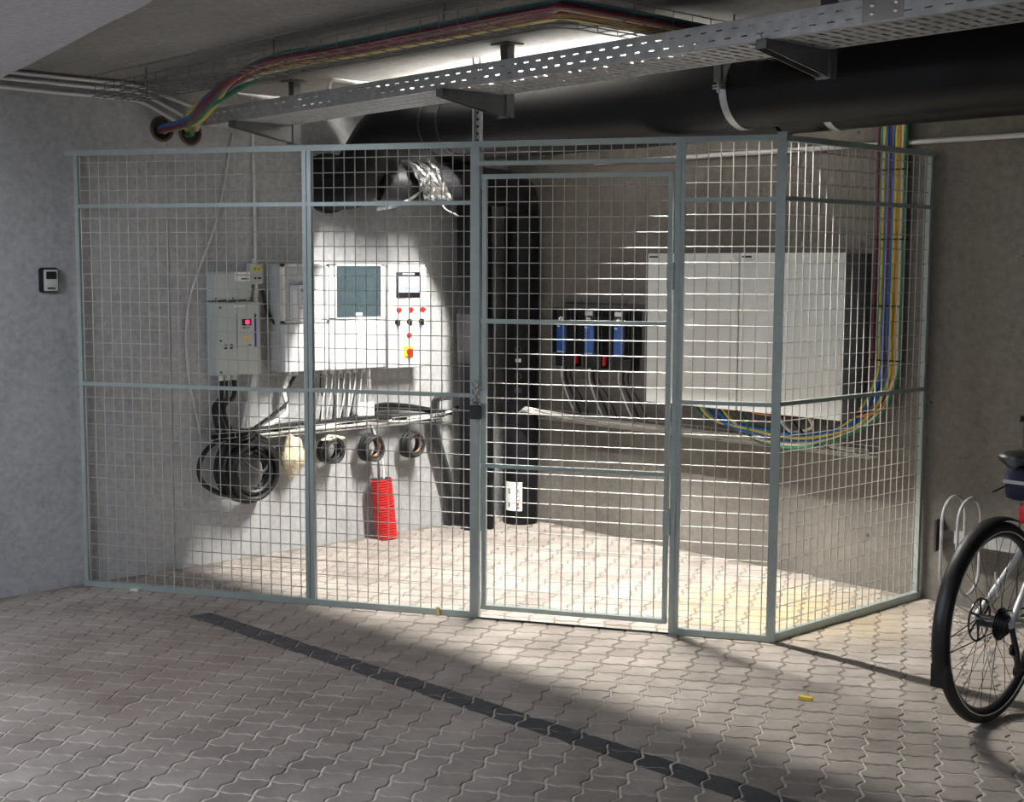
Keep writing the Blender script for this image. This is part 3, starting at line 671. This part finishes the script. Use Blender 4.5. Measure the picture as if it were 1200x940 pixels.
MB().box(D + .011, D + .0135, -1.838, -1.604, 1.255, 1.259).build('cover_seam', 'grey_dev', lc)
MB().bbox(D - .03, D, -1.598, -1.540, 1.046, 1.312, 0.006).build('side_cover', 'white_cab', mc, True)
for z in (1.07, 1.20, 1.30): screw(D - .004, -1.545, z, mc, 'galv')
for y in (-1.74, -1.70): MB().tube([(0.07, y, 1.044), (0.07, y, 1.018)], 0.014, 10).build('cable_gland', 'cab_white', mc, True)

wc = thing('window_cabinet', (0, -1.33, 1.04), 'white wall cabinet with dark smoked window over rows of breakers', 'cabinet')
MB().bbox(0, D - .02, -1.534, -1.130, 1.040, 1.647, 0.004).build('body', 'white_cab', wc, True)
uf = MB()
for y0, y1, z0, z1 in ((-1.532, -1.480, 1.335, 1.646), (-1.164, -1.131, 1.335, 1.646), (-1.532, -1.131, 1.637, 1.646), (-1.532, -1.131, 1.328, 1.342)): uf.box(D - .02, D, y0, y1, z0, z1)
ufo = uf.build('window_frame', 'white_cab', wc)
MB().box(D - .006, D - .002, -1.482, -1.162, 1.340, 1.638).build('window_pane', 'smoke', ufo)
for z, n0 in ((1.545, 8), (1.435, 7)):
    for k in range(n0): 
        b_ = MB(); y = -1.468 + k * 0.026; b_.box(D - .019, D - .011, y, y + .024, z - .035, z + .035); b_.box(D - .012, D - .008, y + .006, y + .018, z - .010, z + .010); b_.build('breaker', 'breaker', wc)
MB().box(D - .002, D - .0005, -1.352, -1.300, 1.350, 1.368).build('label_tag', 'paper', wc)
MB().bbox(D - .02, D, -1.532, -1.132, 1.044, 1.324, 0.005).build('lower_door', 'white_cab', wc, True)
for y in (-1.525, -1.140):
    for z in (1.055, 1.326, 1.636): screw(D - .001, y, z, wc, 'galv', 0.009)
for k in range(6): MB().tube([(0.07, -1.50 + k * .055, 1.040), (0.07, -1.50 + k * .055, 1.012)], 0.013, 10).build('cable_gland', 'cab_white', wc, True)

cc = thing('control_cabinet', (0, -0.97, 1.03), 'white control cabinet with touch screen, red lamps and black switches', 'cabinet')
MB().bbox(0, D - .02, -1.120, -0.818, 1.030, 1.647, 0.004).build('body', 'white_cab', cc, True)
MB().bbox(D - .02, D, -1.119, -0.820, 1.034, 1.644, 0.005).build('door', 'white_cab', cc, True)
ts = MB().bbox(D, D + .010, -1.053, -0.870, 1.450, 1.602, 0.004).build('touch_screen', 'black', cc, True)
dis = MB().box(D + .0095, D + .0108, -1.040, -0.884, 1.482, 1.578).build('display', 'screen', ts)
MB().box(D + .0106, D + .0112, -1.015, -0.905, 1.548, 1.552).build('print', 'screen_ink', ts); MB().box(D + .0100, D + .0112, -1.01, -0.92, 1.586, 1.596).build('print', 'paper', ts)
for y in (-1.0, -0.98, -0.965, -0.94, -0.925): MB().box(D + .0106, D + .0112, y - .006, y + .004, 1.500, 1.500 + random.uniform(.006, .014)).build('print', 'screen_ink', ts)
for y in (-1.034, -0.943, -0.851):
    MB().tube([(D, y, 1.378), (D + .010, y, 1.378), (D + .020, y, 1.378)], 0.016, 14, rs=[.016, .016, .010]).build('indicator_lamp', 'red', cc, True)
    MB().box(D, D + .0015, y - .055, y - .030, 1.358, 1.378).build('label_tag', 'grey_dev', cc)
    k_ = MB(); y2 = y - .013; k_.disc((D, y2, 1.307), UX, 0.016, 0.012, 14); k_.obox((D + .018, y2, 1.302), (UX, UY, UZ), (0.009, 0.005, 0.018)); k_.build('rotary_switch', 'black', cc)
MB().tube([(D, -0.957, 1.225), (D + .012, -0.957, 1.225), (D + .02, -0.957, 1.225)], 0.014, 14, rs=[.015, .015, .010]).build('push_button', 'red', cc, True)
ms = MB().bbox(D, D + .008, -0.993, -0.928, 1.090, 1.160, 0.003).build('main_switch_plate', 'yellow', cc, True)
k_ = MB(); k_.disc((D + .008, -0.960, 1.128), UX, 0.019, 0.014, 16); k_.obox((D + .028, -0.960, 1.122), (UX, UY, UZ), (0.010, 0.007, 0.024)); k_.build('switch_knob', 'red', ms)
MB().box(D + .008, D + .009, -0.985, -0.935, 1.094, 1.100).build('print', 'ink', ms)
for y, z in ((-1.117, 1.637), (-0.827, 1.637), (-1.117, 1.042), (-0.827, 1.042)): screw(D, y, z, cc, 'steel_dark', 0.005)

# ------------------------------------------------------------------ wire trays along both walls and what lies in them
def wall_tray(axis, a0, a1, label):
    t = thing('wire_wall_tray', (0.06, (a0 + a1) / 2, 0.68) if axis == 'y' else ((a0 + a1) / 2, -0.06, 0.68), label, 'cable tray', 'wire trays along the walls')
    def P(s, d, z): return (d, s, z) if axis == 'y' else (s, -d, z)
    w = MB()
    for d, z in ((0.012, 0.735), (0.012, 0.70), (0.02, 0.682), (0.06, 0.682), (0.10, 0.682), (0.108, 0.70), (0.108, 0.728)): w.tube([P(a0, d, z), P(a1, d, z)], 0.0025, 5)
    w.build('long_wires', 'wire', t)['kind'] = 'stuff'
    w = MB(); s = a0 + .02
    while s < a1: w.tube([P(s, 0.010, 0.737), P(s, 0.012, 0.682), P(s, 0.106, 0.682), P(s, 0.108, 0.73)], 0.0025, 5); s += 0.1
    w.build('cross_wires', 'wire', t)['kind'] = 'stuff'
wall_tray('y', -2.24, -0.60, 'galvanised wire tray on the left wall under the cabinets')
wall_tray('x', 0.40, 2.80, 'galvanised wire tray on the right wall under the white cabinets')
for k in range(7):                                        # cables lying in the left tray
    mt = ['black', 'black', 'rubber_grey', 'black', 'cab_white', 'black', 'cab_white'][k]; r = [.013, .012, .010, .013, .008, .014, .009][k]
    y1 = [-0.55, -0.62, -0.52, -0.50, -0.70, -1.05, -0.48][k]
    pts = [(0.03 + .011 * k, -2.22 + .03 * k, 0.70 + .01 * (k % 3))]
    y = -2.0
    while y < y1 - .15: pts.append((0.035 + .010 * k + random.uniform(-.012, .012), y, 0.705 + .013 * (k % 3) + random.uniform(-.01, .012))); y += 0.22
    if k in (0, 1): pts[-2] = (pts[-2][0], pts[-2][1], 0.78 + .02 * k); pts[-1] = (pts[-1][0], pts[-1][1], 0.77 + .02 * k)
    pts.append((0.09 + .01 * (k % 3), y1, 0.72 + .012 * (k % 4)))
    tag(MB().tube(spline(pts, 6), r, 7).build('tray_cable', mt, None, True), ['lower of two black cables arching above the left wall tray', 'upper of two black cables arching above the left wall tray', 'dark grey cable lying in the left wall tray', 'black cable lying in the left wall tray and ending nearest the corner pipes', 'shorter white cable lying in the left wall tray', 'thick black cable in the left wall tray ending above the red hose', 'longer white cable in the left wall tray ending by the corner pipes'][k], 'cable', 'cables in the left wall tray')
for k in range(6):                                        # pale cables in the right tray
    pts = [(0.42 - .02 * k, -0.20 - .02 * (k % 3), 0.715 + .006 * k)] if k < 4 else [(0.62, -0.10, 0.69)]
    if k < 4: pts += [(0.50, -0.26, 0.74 + .008 * k)]
    x = 0.72
    while x < 2.0 + .15 * k: pts.append((x, -0.05 - .010 * k + random.uniform(-.01, .01), 0.700 + .008 * (k % 3) + random.uniform(-.006, .008))); x += 0.25
    tag(MB().tube(spline(pts, 6), 0.0075, 7).build('tray_cable', 'cab_dirty', None, True), 'white cable of the bundle bulging from the left end of the right wall tray' if k < 4 else 'white cable lying flat in the right wall tray', 'cable', 'bundled white cables in the right wall tray' if k < 4 else 'flat white cables in the right wall tray')
tag(MB().bbox(0.06, 0.07, -1.26, -1.14, 0.74, 0.83, 0.004).build('paper_sheet', 'paper'), 'blank white card stuck upright in the left wall tray', 'card')
# drops from the cabinets into the tray
def drop(p0, p1, r, mt, label, group, sag=(0, 0, 0)):
    a, b = V(p0), V(p1); mid = (a + b) / 2 + V(sag)
    tag(MB().tube(spline([a, a * .8 + b * .2 + V((0, 0, -.03)), mid, b], 6), r, 7).build('drop_cable', mt, None, True), label, 'cable', group)
for k, y in enumerate((-2.165, -2.125, -2.085)):
    drop((0.045, y, 1.01), (0.06, y - 0.03 + .0 * k, 0.71), 0.013, 'black', ['leftmost black cable below the grey control cabinet', 'middle black cable below the grey control cabinet', 'rightmost black cable below the grey control cabinet'][k], 'black drops below the grey control cabinet', (0.02, -0.05 - .01 * k, 0.0))
drop((0.03, -1.93, 1.505), (0.06, -2.02, 0.72), 0.016, 'cab_white', 'thick white cable below the small grey wall device', 'thick white drops', (0.0, 0.03, 0))
drop((0.07, -1.74, 1.02), (0.06, -1.93, 0.72), 0.014, 'cab_white', 'thick white cable curving down from the meter cabinet', 'thick white drops', (0.02, 0.06, -.06))
drop((0.05, -1.90, 1.50), (0.05, -1.72, 1.02), 0.010, 'black', 'black cable running down the gap left of the meter cabinet', 'black drops by the meter', (0.04, 0.0, 0))
drop((0.07, -1.70, 1.02), (0.06, -1.98, 0.73), 0.010, 'black', 'thin black cable curving down from the meter cabinet', 'black drops by the meter', (0.02, 0.06, -.02))
for k in range(12):
    y = -1.52 + 0.045 * k * .62 + .01 * (k % 3)
    mt = 'cab_white' if k % 3 else 'black'
    drop((0.06 + .008 * (k % 3), y, 1.015), (0.055 + .008 * (k % 2), y - .03 + random.uniform(-.03, .03), 0.72), 0.0042, mt, 'thin %s wire dropping from the window cabinet to the tray' % ('white' if k % 3 else 'black'), 'thin %s wires under the window cabinet' % ('white' if k % 3 else 'black'), (0.01, random.uniform(-.02, .02), 0))

# coils
def coil(name, cy, cz, ra, rb, loops, r, mt, label, x0=0.115, wob=0.006, fill=0.055):
    pts = []; n = 28
    for k in range(loops):
        f = 1 - fill * (k % 5) + random.uniform(-.015, .015); dx = x0 + 0.018 * ((k * 2) % 5) - .03; oy = random.uniform(-wob, wob); oz = random.uniform(-wob, wob) - (1 - f) * rb * .4
        for j in range(n):
            a = 2 * math.pi * j / n + math.pi / 2; pts.append((dx + 0.01 * math.sin(a + k) + 0.018 * j / n * (1 if k % 2 else -1), cy + oy + ra * f * math.cos(a), cz + oz + rb * f * math.sin(a)))
    t = MB().tube(pts, r, 7).build(name, mt, None, True)
    return tag(t, label, 'cable coil')
coil('cable_coil', -2.044, 0.527, 0.175, 0.185, 17, 0.0150, 'black', 'large coil of thick black cable hanging under the left tray', wob=0.010, fill=0.092)
tag(MB().tube(spline([(0.08, -2.02, 0.70), (0.10, -2.22, 0.69), (0.10, -2.33, 0.60), (0.10, -2.33, 0.48), (0.10, -2.22, 0.40), (0.11, -2.12, 0.38)], 7), 0.014, 8).build('cable_loop', 'black', None, True), 'loose black cable loop sticking out left of the large coil', 'cable')
tag(MB().tube(spline([(0.13, -2.15, 0.66), (0.15, -2.08, 0.56), (0.15, -1.98, 0.50), (0.15, -1.94, 0.57), (0.14, -2.02, 0.66)], 7), 0.008, 6).build('cable_loop', 'rubber_grey', None, True), 'thin grey cable loop inside the large black coil', 'cable')
for (y, z, lab, mi) in ((-1.479, 0.575, 'small black cable coil with yellow packing, beside the beige foam', None), (-1.189, 0.560, 'small black and copper coil above the red hose', 'copper'), (-0.877, 0.552, 'small black and copper coil right of the red hose', 'copper')):
    coil('cable_coil', y, z, 0.068, 0.074, 7, 0.010, 'rubber', lab, x0=0.10, wob=0.004)
    if mi:
        q = MB(); q.tube([(0.115, y + .050 * math.cos(a), z + .004 + .054 * math.sin(a)) for a in [2 * math.pi * k / 20 for k in range(20)]], 0.006, 6, True)
        tag(q.build('copper_ring', 'copper', None, True), 'copper wire ring inside the coil ' + ('above the red hose' if y < -1 else 'nearest the corner'), 'wire ring')
def lump(name, c, r, mt, label, cat, seed):
    rnd = random.Random(seed); bm = bmesh.new(); bmesh.ops.create_icosphere(bm, subdivisions=3, radius=1)
    ph = [rnd.uniform(0, 6) for _ in range(6)]
    for v in bm.verts:
        q = v.co.copy(); d = 1 + .10 * math.sin(3 * q.x + ph[0]) * math.sin(4 * q.y + ph[1]) + .13 * math.sin(6 * q.z + ph[2]) + .07 * math.sin(9 * q.y + ph[3])
        v.co = V((c[0] + q.x * r[0] * d, c[1] + q.y * r[1] * d, c[2] + q.z * r[2] * d))
    bm.verts.index_update(); mb = MB(); mb.add([v.co.copy() for v in bm.verts], [[v.index for v in f.verts] for f in bm.faces]); bm.free()
    return tag(mb.build(name, mt, None, True), label, cat)
lump('foam_packing', (0.09, -1.735, 0.555), (0.055, 0.078, 0.112), 'beige', 'beige lump of packing foam hung beside the large black coil', 'foam', 3)
lump('foam_packing', (0.10, -1.47, 0.635), (0.035, 0.075, 0.026), 'beige', 'flat yellowish packing on top of the first small coil', 'foam', 9)
# red corrugated hose
hs = thing('red_hose', (0.09, -1.10, 0), 'red corrugated duct hose standing up from the floor by the wall', 'hose')
pts = []; rs = []
for k in range(97):
    z = 0.365 * k / 96; lean = 0.03 * (1 - k / 96)
    pts.append((0.105 + .6 * lean, -1.115 + 1.0 * lean - .005, z)); rs.append(0.062 + (0.0045 if (k // 2) % 2 else -0.0035))
MB().tube(pts, 0.06, 18, rs=rs, cap=False).build('corrugated_tube', 'red_hose', hs, True)
MB().tube([pts[-1], (pts[-1][0], pts[-1][1], 0.34)], 0.054, 16).build('dark_opening', 'black', hs)
for k, o_ in enumerate(((0.01, 0.012), (-.012, -.01))):
    tag(MB().tube(spline([(0.10 + o_[0], -1.115 + o_[1], 0.30), (0.10, -1.12 + o_[1] * 1.5, 0.45), (0.09, -1.15 + o_[1], 0.60), (0.07, -1.17, 0.70)], 6), 0.006, 6).build('cable', 'rubber_grey' if k else 'cab_white', None, True), ('thin grey' if k else 'thin white') + ' cable rising from the red hose to the tray', 'cable')
# black conduit bundle leaning down to the floor at the right end of the left tray
for k in range(3):
    o_ = k * 0.022
    pts = [(0.13, -0.60, 0.835 - o_ * .3), (0.12, -0.67 + o_ * .2, 0.835 - o_ * .4), (0.10, -0.715 + o_, 0.79), (0.09, -0.70 + o_, 0.60), (0.08, -0.60 + o_, 0.30), (0.07, -0.545 + o_ * .8, 0.0)]
    tag(MB().tube(spline(pts, 6), 0.0115, 8).build('flexible_conduit', 'rubber' if k < 2 else 'rubber_grey', None, True), ['leftmost black hose hooking over the end of the left tray', 'middle black hose hooking over the end of the left tray', 'dark grey hose hooking over the end of the left tray'][k], 'hose', 'hoses at the end of the left tray')

# ------------------------------------------------------------------ right wall devices
for k, (x0, x1, lab) in enumerate(((1.438, 2.072, 'large white wall cabinet, left one of the pair'), (2.082, 2.721, 'large white wall cabinet, right one of the pair'))):
    t = thing('battery_cabinet', ((x0 + x1) / 2, -0.12, 0.88), lab, 'cabinet', 'white wall cabinets')
    MB().bbox(x0, x1, -0.235, -0.004, 0.880, 1.712, 0.004).build('body', 'grey_side', t, True)
    MB().bbox(x0, x1, -0.252, -0.232, 0.878, 1.714, 0.005).build('front_panel', 'white_dull', t, True)
    MB().disc((x1 - 0.048, -0.252, 1.674), (0, -1, 0), 0.022, 0.003, 18).build('badge', 'paper', t, True)
    MB().disc((x1 - 0.048, -0.255, 1.674), (0, -1, 0), 0.009, 0.001, 12).build('badge_mark', 'grey_dev', t, True)
    MB().box(x0 + .012, x0 + .075, -0.2535, -0.252, 1.690, 1.700).build('name_strip', 'ink', t)
for k, (x0, lab) in enumerate(((0.505, 'leftmost black solar regulator with blue label'), (0.742, 'middle black solar regulator with blue label'), (0.985, 'rightmost black solar regulator with blue label'))):
    x1 = x0 + 0.195
    t = thing('solar_regulator', ((x0 + x1) / 2, -0.06, 1.02), lab, 'regulator', 'solar regulators')
    MB().box(x0, x1, -0.05, 0, 1.10, 1.385).build('heat_sink', 'hs', t)
    for q in range(9):
        xx = x0 + 0.004 + q * (x1 - x0 - .01) / 8
        if not (0.055 < xx - x0 < 0.145): MB().box(xx - .002, xx + .003, -0.085, -0.05, 1.105, 1.38).build('fin', 'hs', t)
    MB().bbox(x0 + .055, x0 + .145, -0.10, -0.04, 1.09, 1.375, 0.006).build('cover', 'hs', t, True)
    lb_ = MB().bbox(x0 + .063, x0 + .138, -0.103, -0.099, 1.105, 1.290, 0.001).build('blue_label', 'blue_lbl', t)
    MB().box(x0 + .070, x0 + .130, -0.1042, -0.103, 1.112, 1.119).build('print', 'paper', lb_); MB().box(x0 + .068, x0 + .09, -0.1042, -0.103, 1.268, 1.276).build('print', 'paper', lb_)
    MB().tube([(x0 + .10 + .013 * math.cos(a), -0.104, 1.315 + .013 * math.sin(a)) for a in [2 * math.pi * q / 16 for q in range(16)]], 0.006, 6, True).build('round_mark', 'paper', t, True)
    if k: MB().box(x0 + .070, x0 + .130, -0.104, -0.10, 1.345, 1.372).build('white_tag', 'paper', t)
    MB().bbox(x0 + .03, x0 + .18, -0.08, 0, 1.022, 1.095, 0.004).build('terminal_block', 'black', t, True)
    if k < 2: MB().box(x0 + .196, x0 + .206, -0.078, -0.06, 1.045, 1.10).build('red_lever', 'red', t)
    for q, xx in enumerate((x0 + .06, x0 + .095, x0 + .14)):
        tag(MB().tube(spline([(xx, -0.05, 1.03), (xx + .01, -0.06, 0.95), (xx + .07 + .02 * q, -0.07, 0.84), (xx + .12 + .02 * q, -0.06, 0.74)], 6), 0.006 if q != 1 else 0.009, 6).build('regulator_cable', 'cab_white' if q == 0 else 'black', None, True),
            ('white' if q == 0 else ['', 'thick black', 'thin black'][q]) + ' wire below the ' + ['leftmost', 'middle', 'rightmost'][k] + ' solar regulator', 'cable')
tag(MB().box(0.55, 1.36, -0.012, 0, 1.41, 1.42).build('mounting_rail', 'steel_dark'), 'dark rail on the right wall above the solar regulators', 'rail')
for k, x in enumerate((1.10, 1.28)): tag(MB().tube([(x, 0, 1.425), (x, -0.03, 1.425), (x + .02, -0.035, 1.435)], 0.007, 6).build('cable_clip', 'galv'), ['shiny clip above the rightmost solar regulator', 'shiny clip beside the white cabinet edge'][k], 'clip')
for k in range(2):
    tag(MB().tube(spline([(2.25 + .08 * k, -0.14, 0.90), (2.30 + .08 * k, -0.14, 0.82), (2.42 + .06 * k, -0.12, 0.74), (2.6, -0.08, 0.705)], 6), 0.009, 7).build('cable', 'black' if k else 'grey_dev', None, True), ('black' if k else 'grey') + ' cable looping from the right white cabinet into the tray', 'cable')

# ------------------------------------------------------------------ bicycle rack and bicycle
rk = thing('bicycle_rack', (4.3, -0.05, 0.1), 'wall mounted galvanised bicycle rack with steel hoops', 'bicycle rack')
MB().box(3.262, 6.2, -0.075, -0.045, 0.318, 0.378).build('rail', 'galv', rk)
for x in (3.155, 4.7, 6.1): MB().box(x, x + .012 if x < 3.2 else x + .05, -0.012 if x > 3.2 else -0.07, 0, 0.262, 0.418).build('wall_plate', 'steel_dark', rk)
MB().box(3.155, 3.275, -0.05, -0.045, 0.33, 0.37).build('end_bracket', 'steel_dark', rk)
for x in (3.32, 3.40, 3.84, 3.92, 4.36, 4.44):
    n_ = 10; yc, ro = -0.19, 0.108
    a1 = [(x, yc - ro * math.cos(math.pi * k / n_), 0.46 + ro * math.sin(math.pi * k / n_)) for k in range(n_ + 1)]
    a2 = [(x, yc + ro * math.cos(math.pi * k / n_), 0.215 - ro * math.sin(math.pi * k / n_)) for k in range(n_ + 1)]
    MB().tube(a1 + a2, 0.008, 8, True).build('hoop', 'galv', rk, True)

B0 = V((4.185, -1.48, 0)); WR = 0.367
bike = thing('bicycle', B0, 'white bicycle with black mudguard parked at the wall rack, rear wheel showing', 'bicycle')
def bp(u, v, z): return B0 + UY * u + V((-1, 0, 0)) * v + UZ * z       # u forward, v to the rider's left
def circ(u, z, r, n, v=0.0, a0=0.0, a1=360.0):
    k = n if a1 - a0 >= 360 else n + 1
    return [bp(u + r * math.cos(math.radians(a0 + (a1 - a0) * i / n)), v, z + r * math.sin(math.radians(a0 + (a1 - a0) * i / n))) for i in range(k)]
def wheel(name, u, rear):
    w = MB().tube(circ(u, WR, WR - 0.022, 56), 0.022, 10, True).build(name, 'rubber', bike, True)
    MB().tube(circ(u, WR, WR - 0.046, 56), 0.011, 8, True).build('rim', 'steel_dark', w, True)
    MB().tube(circ(u, WR, WR - 0.034, 56, v=-0.0195), 0.0022, 5, True).build('reflective_stripe', 'reflect', w, True)
    MB().tube([bp(u, -0.055, WR), bp(u, 0.055, WR)], 0.022, 14).build('hub', 'steel_dark', w, True)
    sp = MB()
    for i in range(32):
        a = 2 * math.pi * i / 32; s = 1 if i % 2 else -1; b = a + (0.9 if (i // 2) % 2 else -0.9)
        sp.tube([bp(u + .026 * math.cos(b), s * 0.032, WR + .026 * math.sin(b)), bp(u + (WR - .05) * math.cos(a), 0, WR + (WR - .05) * math.sin(a))], 0.0013, 4)
    sp.build('spokes', 'steel_dark', w)['kind'] = 'stuff'
    for i in (22, 24, 9):
        a = 2 * math.pi * i / 32 - .1; 
        MB().tube([bp(u + .10 * math.cos(a), -0.02, WR + .10 * math.sin(a)), bp(u + .19 * math.cos(a), -0.012, WR + .19 * math.sin(a))], 0.003, 5).build('spoke_reflector', 'reflect', w)
    ro = MB(); ro.tube(circ(u, WR, 0.078, 28, v=0.05), 0.004, 5, True)
    for i in range(6):
        a = math.pi * i / 3; ro.tube([bp(u + .02 * math.cos(a), 0.05, WR + .02 * math.sin(a)), bp(u + .076 * math.cos(a + .5), 0.05, WR + .076 * math.sin(a + .5))], 0.004, 5)
    ro.build('brake_disc', 'steel_dark', w, True)
    if rear:
        for i in range(6): MB().tube([bp(u, -0.030 - .006 * i, WR), bp(u, -0.033 - .006 * i, WR)], 0.060 - .006 * i, 20).build('sprocket', 'steel_dark', w)
    return w
wheel('rear_wheel', 0.0, True); wheel('front_wheel', 1.04, False)
# mudguard: curved shell over the rear wheel
vs_ = []; fs_ = []; n_ = 40
for i in range(n_ + 1):
    a = math.radians(70 + (205 - 70) * i / n_)
    for q in range(7):
        b = math.radians(-75 + 150 * q / 6); rr = WR + 0.004 + 0.014 * math.cos(b)
        vs_.append(bp(rr * math.cos(a), 0.030 * math.sin(b), WR + rr * math.sin(a)))
for i in range(n_):
    for q in range(6): fs_.append((i * 7 + q, i * 7 + q + 1, (i + 1) * 7 + q + 1, (i + 1) * 7 + q))
mg = MB(); mg.add(vs_, fs_); mg = mg.build('mudguard', 'black', bike, True); sm_ = mg.modifiers.new('thickness', 'SOLIDIFY'); sm_.thickness = 0.002
a = math.radians(199); MB().obox(bp((WR + .012) * math.cos(a), 0, WR + (WR + .012) * math.sin(a)), (UX, UY, UZ), (0.03, 0.010, 0.04)).build('mudguard_end', 'black', mg)
for s in (-1, 1): MB().tube([bp(0.0, s * .06, WR), bp((WR + .015) * math.cos(math.radians(186)), s * .028, WR + (WR + .015) * math.sin(math.radians(186)))], 0.0022, 5).build('mudguard_stay', 'black', mg)
fb = thing  # frame tubes
frm = MB().tube([bp(0.45, 0, 0.29), bp(0.30, 0, 0.86)], 0.017, 12).build('seat_tube', 'bike_white', bike, True)
MB().tube([bp(0.45, 0, 0.29), bp(0.93, 0, 0.66)], 0.022, 12).build('down_tube', 'bike_white', bike, True)
MB().tube([bp(0.32, 0, 0.80), bp(0.90, 0, 0.80)], 0.017, 12).build('top_tube', 'bike_white', bike, True)
MB().tube([bp(0.89, 0, 0.85), bp(0.94, 0, 0.64)], 0.020, 12).build('head_tube', 'bike_white', bike, True)
for s in (-1, 1):
    MB().tube([bp(0, s * .068, WR), bp(0.36, s * .022, 0.655)], 0.0125, 10).build('seat_stay', 'bike_white', bike, True)
    MB().tube([bp(0, s * .068, WR), bp(0.43, s * .03, 0.29)], 0.011, 10).build('chain_stay', 'bike_white', bike, True)
    MB().tube([bp(1.04, s * .055, WR), bp(0.955, s * .045, 0.65)], 0.013, 10).build('fork_leg', 'bike_white', bike, True)
MB().tube([bp(0.30, 0, 0.84), bp(0.275, 0, 0.955)], 0.0135, 10).build('seat_post', 'black', bike, True)
# saddle
vs_ = []; fs_ = []; secs = [(0.10, .030, .945), (0.12, .068, .955), (0.18, .075, .960), (0.25, .055, .958), (0.32, .030, .955), (0.385, .016, .948)]
for u, hw, z in secs:
    for q in range(12):
        t = 2 * math.pi * q / 12; vs_.append(bp(u, hw * math.cos(t), z + (0.016 if math.sin(t) > 0 else 0.030) * math.sin(t)))
for i in range(len(secs) - 1):
    for q in range(12): fs_.append((i * 12 + q, i * 12 + (q + 1) % 12, (i + 1) * 12 + (q + 1) % 12, (i + 1) * 12 + q))
fs_ += [tuple(range(12)), tuple(len(secs) * 12 - 1 - q for q in range(12))]
sd_ = MB(); sd_.add(vs_, fs_); sd_.build('saddle', 'black', bike, True)
bgm = MB().bbox(B0.x - .045, B0.x + .045, B0.y + .125, B0.y + .27, 0.795, 0.925, 0.025).build('saddle_bag', 'navy_bag', bike, True)
MB().obox(bp(0.122, 0, 0.865), (UX, UY, UZ), (0.042, 0.003, 0.006)).build('reflective_trim', 'grey_dev', bgm)
MB().tube([bp(0.13, 0.03, 0.85), bp(0.06, 0.05, 0.83)], 0.003, 5).build('zip_pull', 'black', bgm)
MB().bbox(B0.x - .022, B0.x + .022, B0.y + .205, B0.y + .235, 0.70, 0.77, 0.01).build('rear_light', 'red', bike, True)
dr_ = MB().tube([bp(0.0, -0.075, WR - .01), bp(0.02, -0.085, WR - .09), bp(0.05, -0.08, WR - .17)], 0.011, 8).build('derailleur', 'steel_dark', bike, True)
for u, z in ((0.02, WR - .09), (0.055, WR - .175)): MB().tube([bp(u, -0.068, z), bp(u, -0.078, z)], 0.022, 14).build('jockey_wheel', 'black', dr_, True)
MB().tube([bp(0, -0.05, WR + .05), bp(0.45, -0.05, 0.29 + .085), bp(0.535, -0.05, 0.29), bp(0.45, -0.05, 0.29 - .085), bp(0.06, -0.07, WR - .19)], 0.004, 6).build('chain', 'steel_dark', bike)
MB().tube([bp(0.45, -0.046, 0.29), bp(0.45, -0.053, 0.29)], 0.085, 28).build('chainring', 'steel_dark', bike, True)
for s in (-1, 1):
    MB().tube([bp(0.45, s * .07, 0.29), bp(0.45 + s * .16, s * .075, 0.29 - s * .04)], 0.010, 8).build('crank', 'black', bike, True)
    MB().obox(bp(0.45 + s * .16, s * .125, 0.29 - s * .04), (UX, UY, UZ), (0.045, 0.04, 0.010)).build('pedal', 'black', bike)
MB().tube([bp(0.89, 0, 0.85), bp(0.875, 0, 0.97), bp(0.93, 0, 1.0)], 0.014, 10).build('stem', 'black', bike, True)
MB().tube(spline([bp(0.80, -.32, 1.02), bp(0.90, -.18, 1.01), bp(0.93, 0, 1.0), bp(0.90, .18, 1.01), bp(0.80, .32, 1.02)], 6), 0.014, 8).build('handlebar', 'black', bike, True)

# ------------------------------------------------------------------ small things on the floor
c = V((3.596, -1.77, 0)); d1 = (EF * .9 + V((0, -.25, 0))).normalized()
tag(MB().obox(c + UZ * .006, (d1, d1.cross(UZ), UZ), (0.026, 0.010, 0.006)).build('wood_chip', 'tape_y'), 'small yellow wedge lying on the paving right of the cage', 'wedge')
tag(MB().obox(fp(0.31, 0.03, 0.006), (EF, NF, UZ), (0.022, 0.02, 0.006)).build('wood_chip', 'chalk'), 'pale wedge under the left end of the cage bottom rail', 'wedge')
tag(MB().tube([fp(1.93, 0.02, 0.02), fp(1.93, 0.035, 0.04), fp(1.93, 0.03, 0.0)], 0.010, 8).build('drop_bolt', 'brass', None, True), 'small brass fitting at the foot of the rail left of the gate', 'fitting')
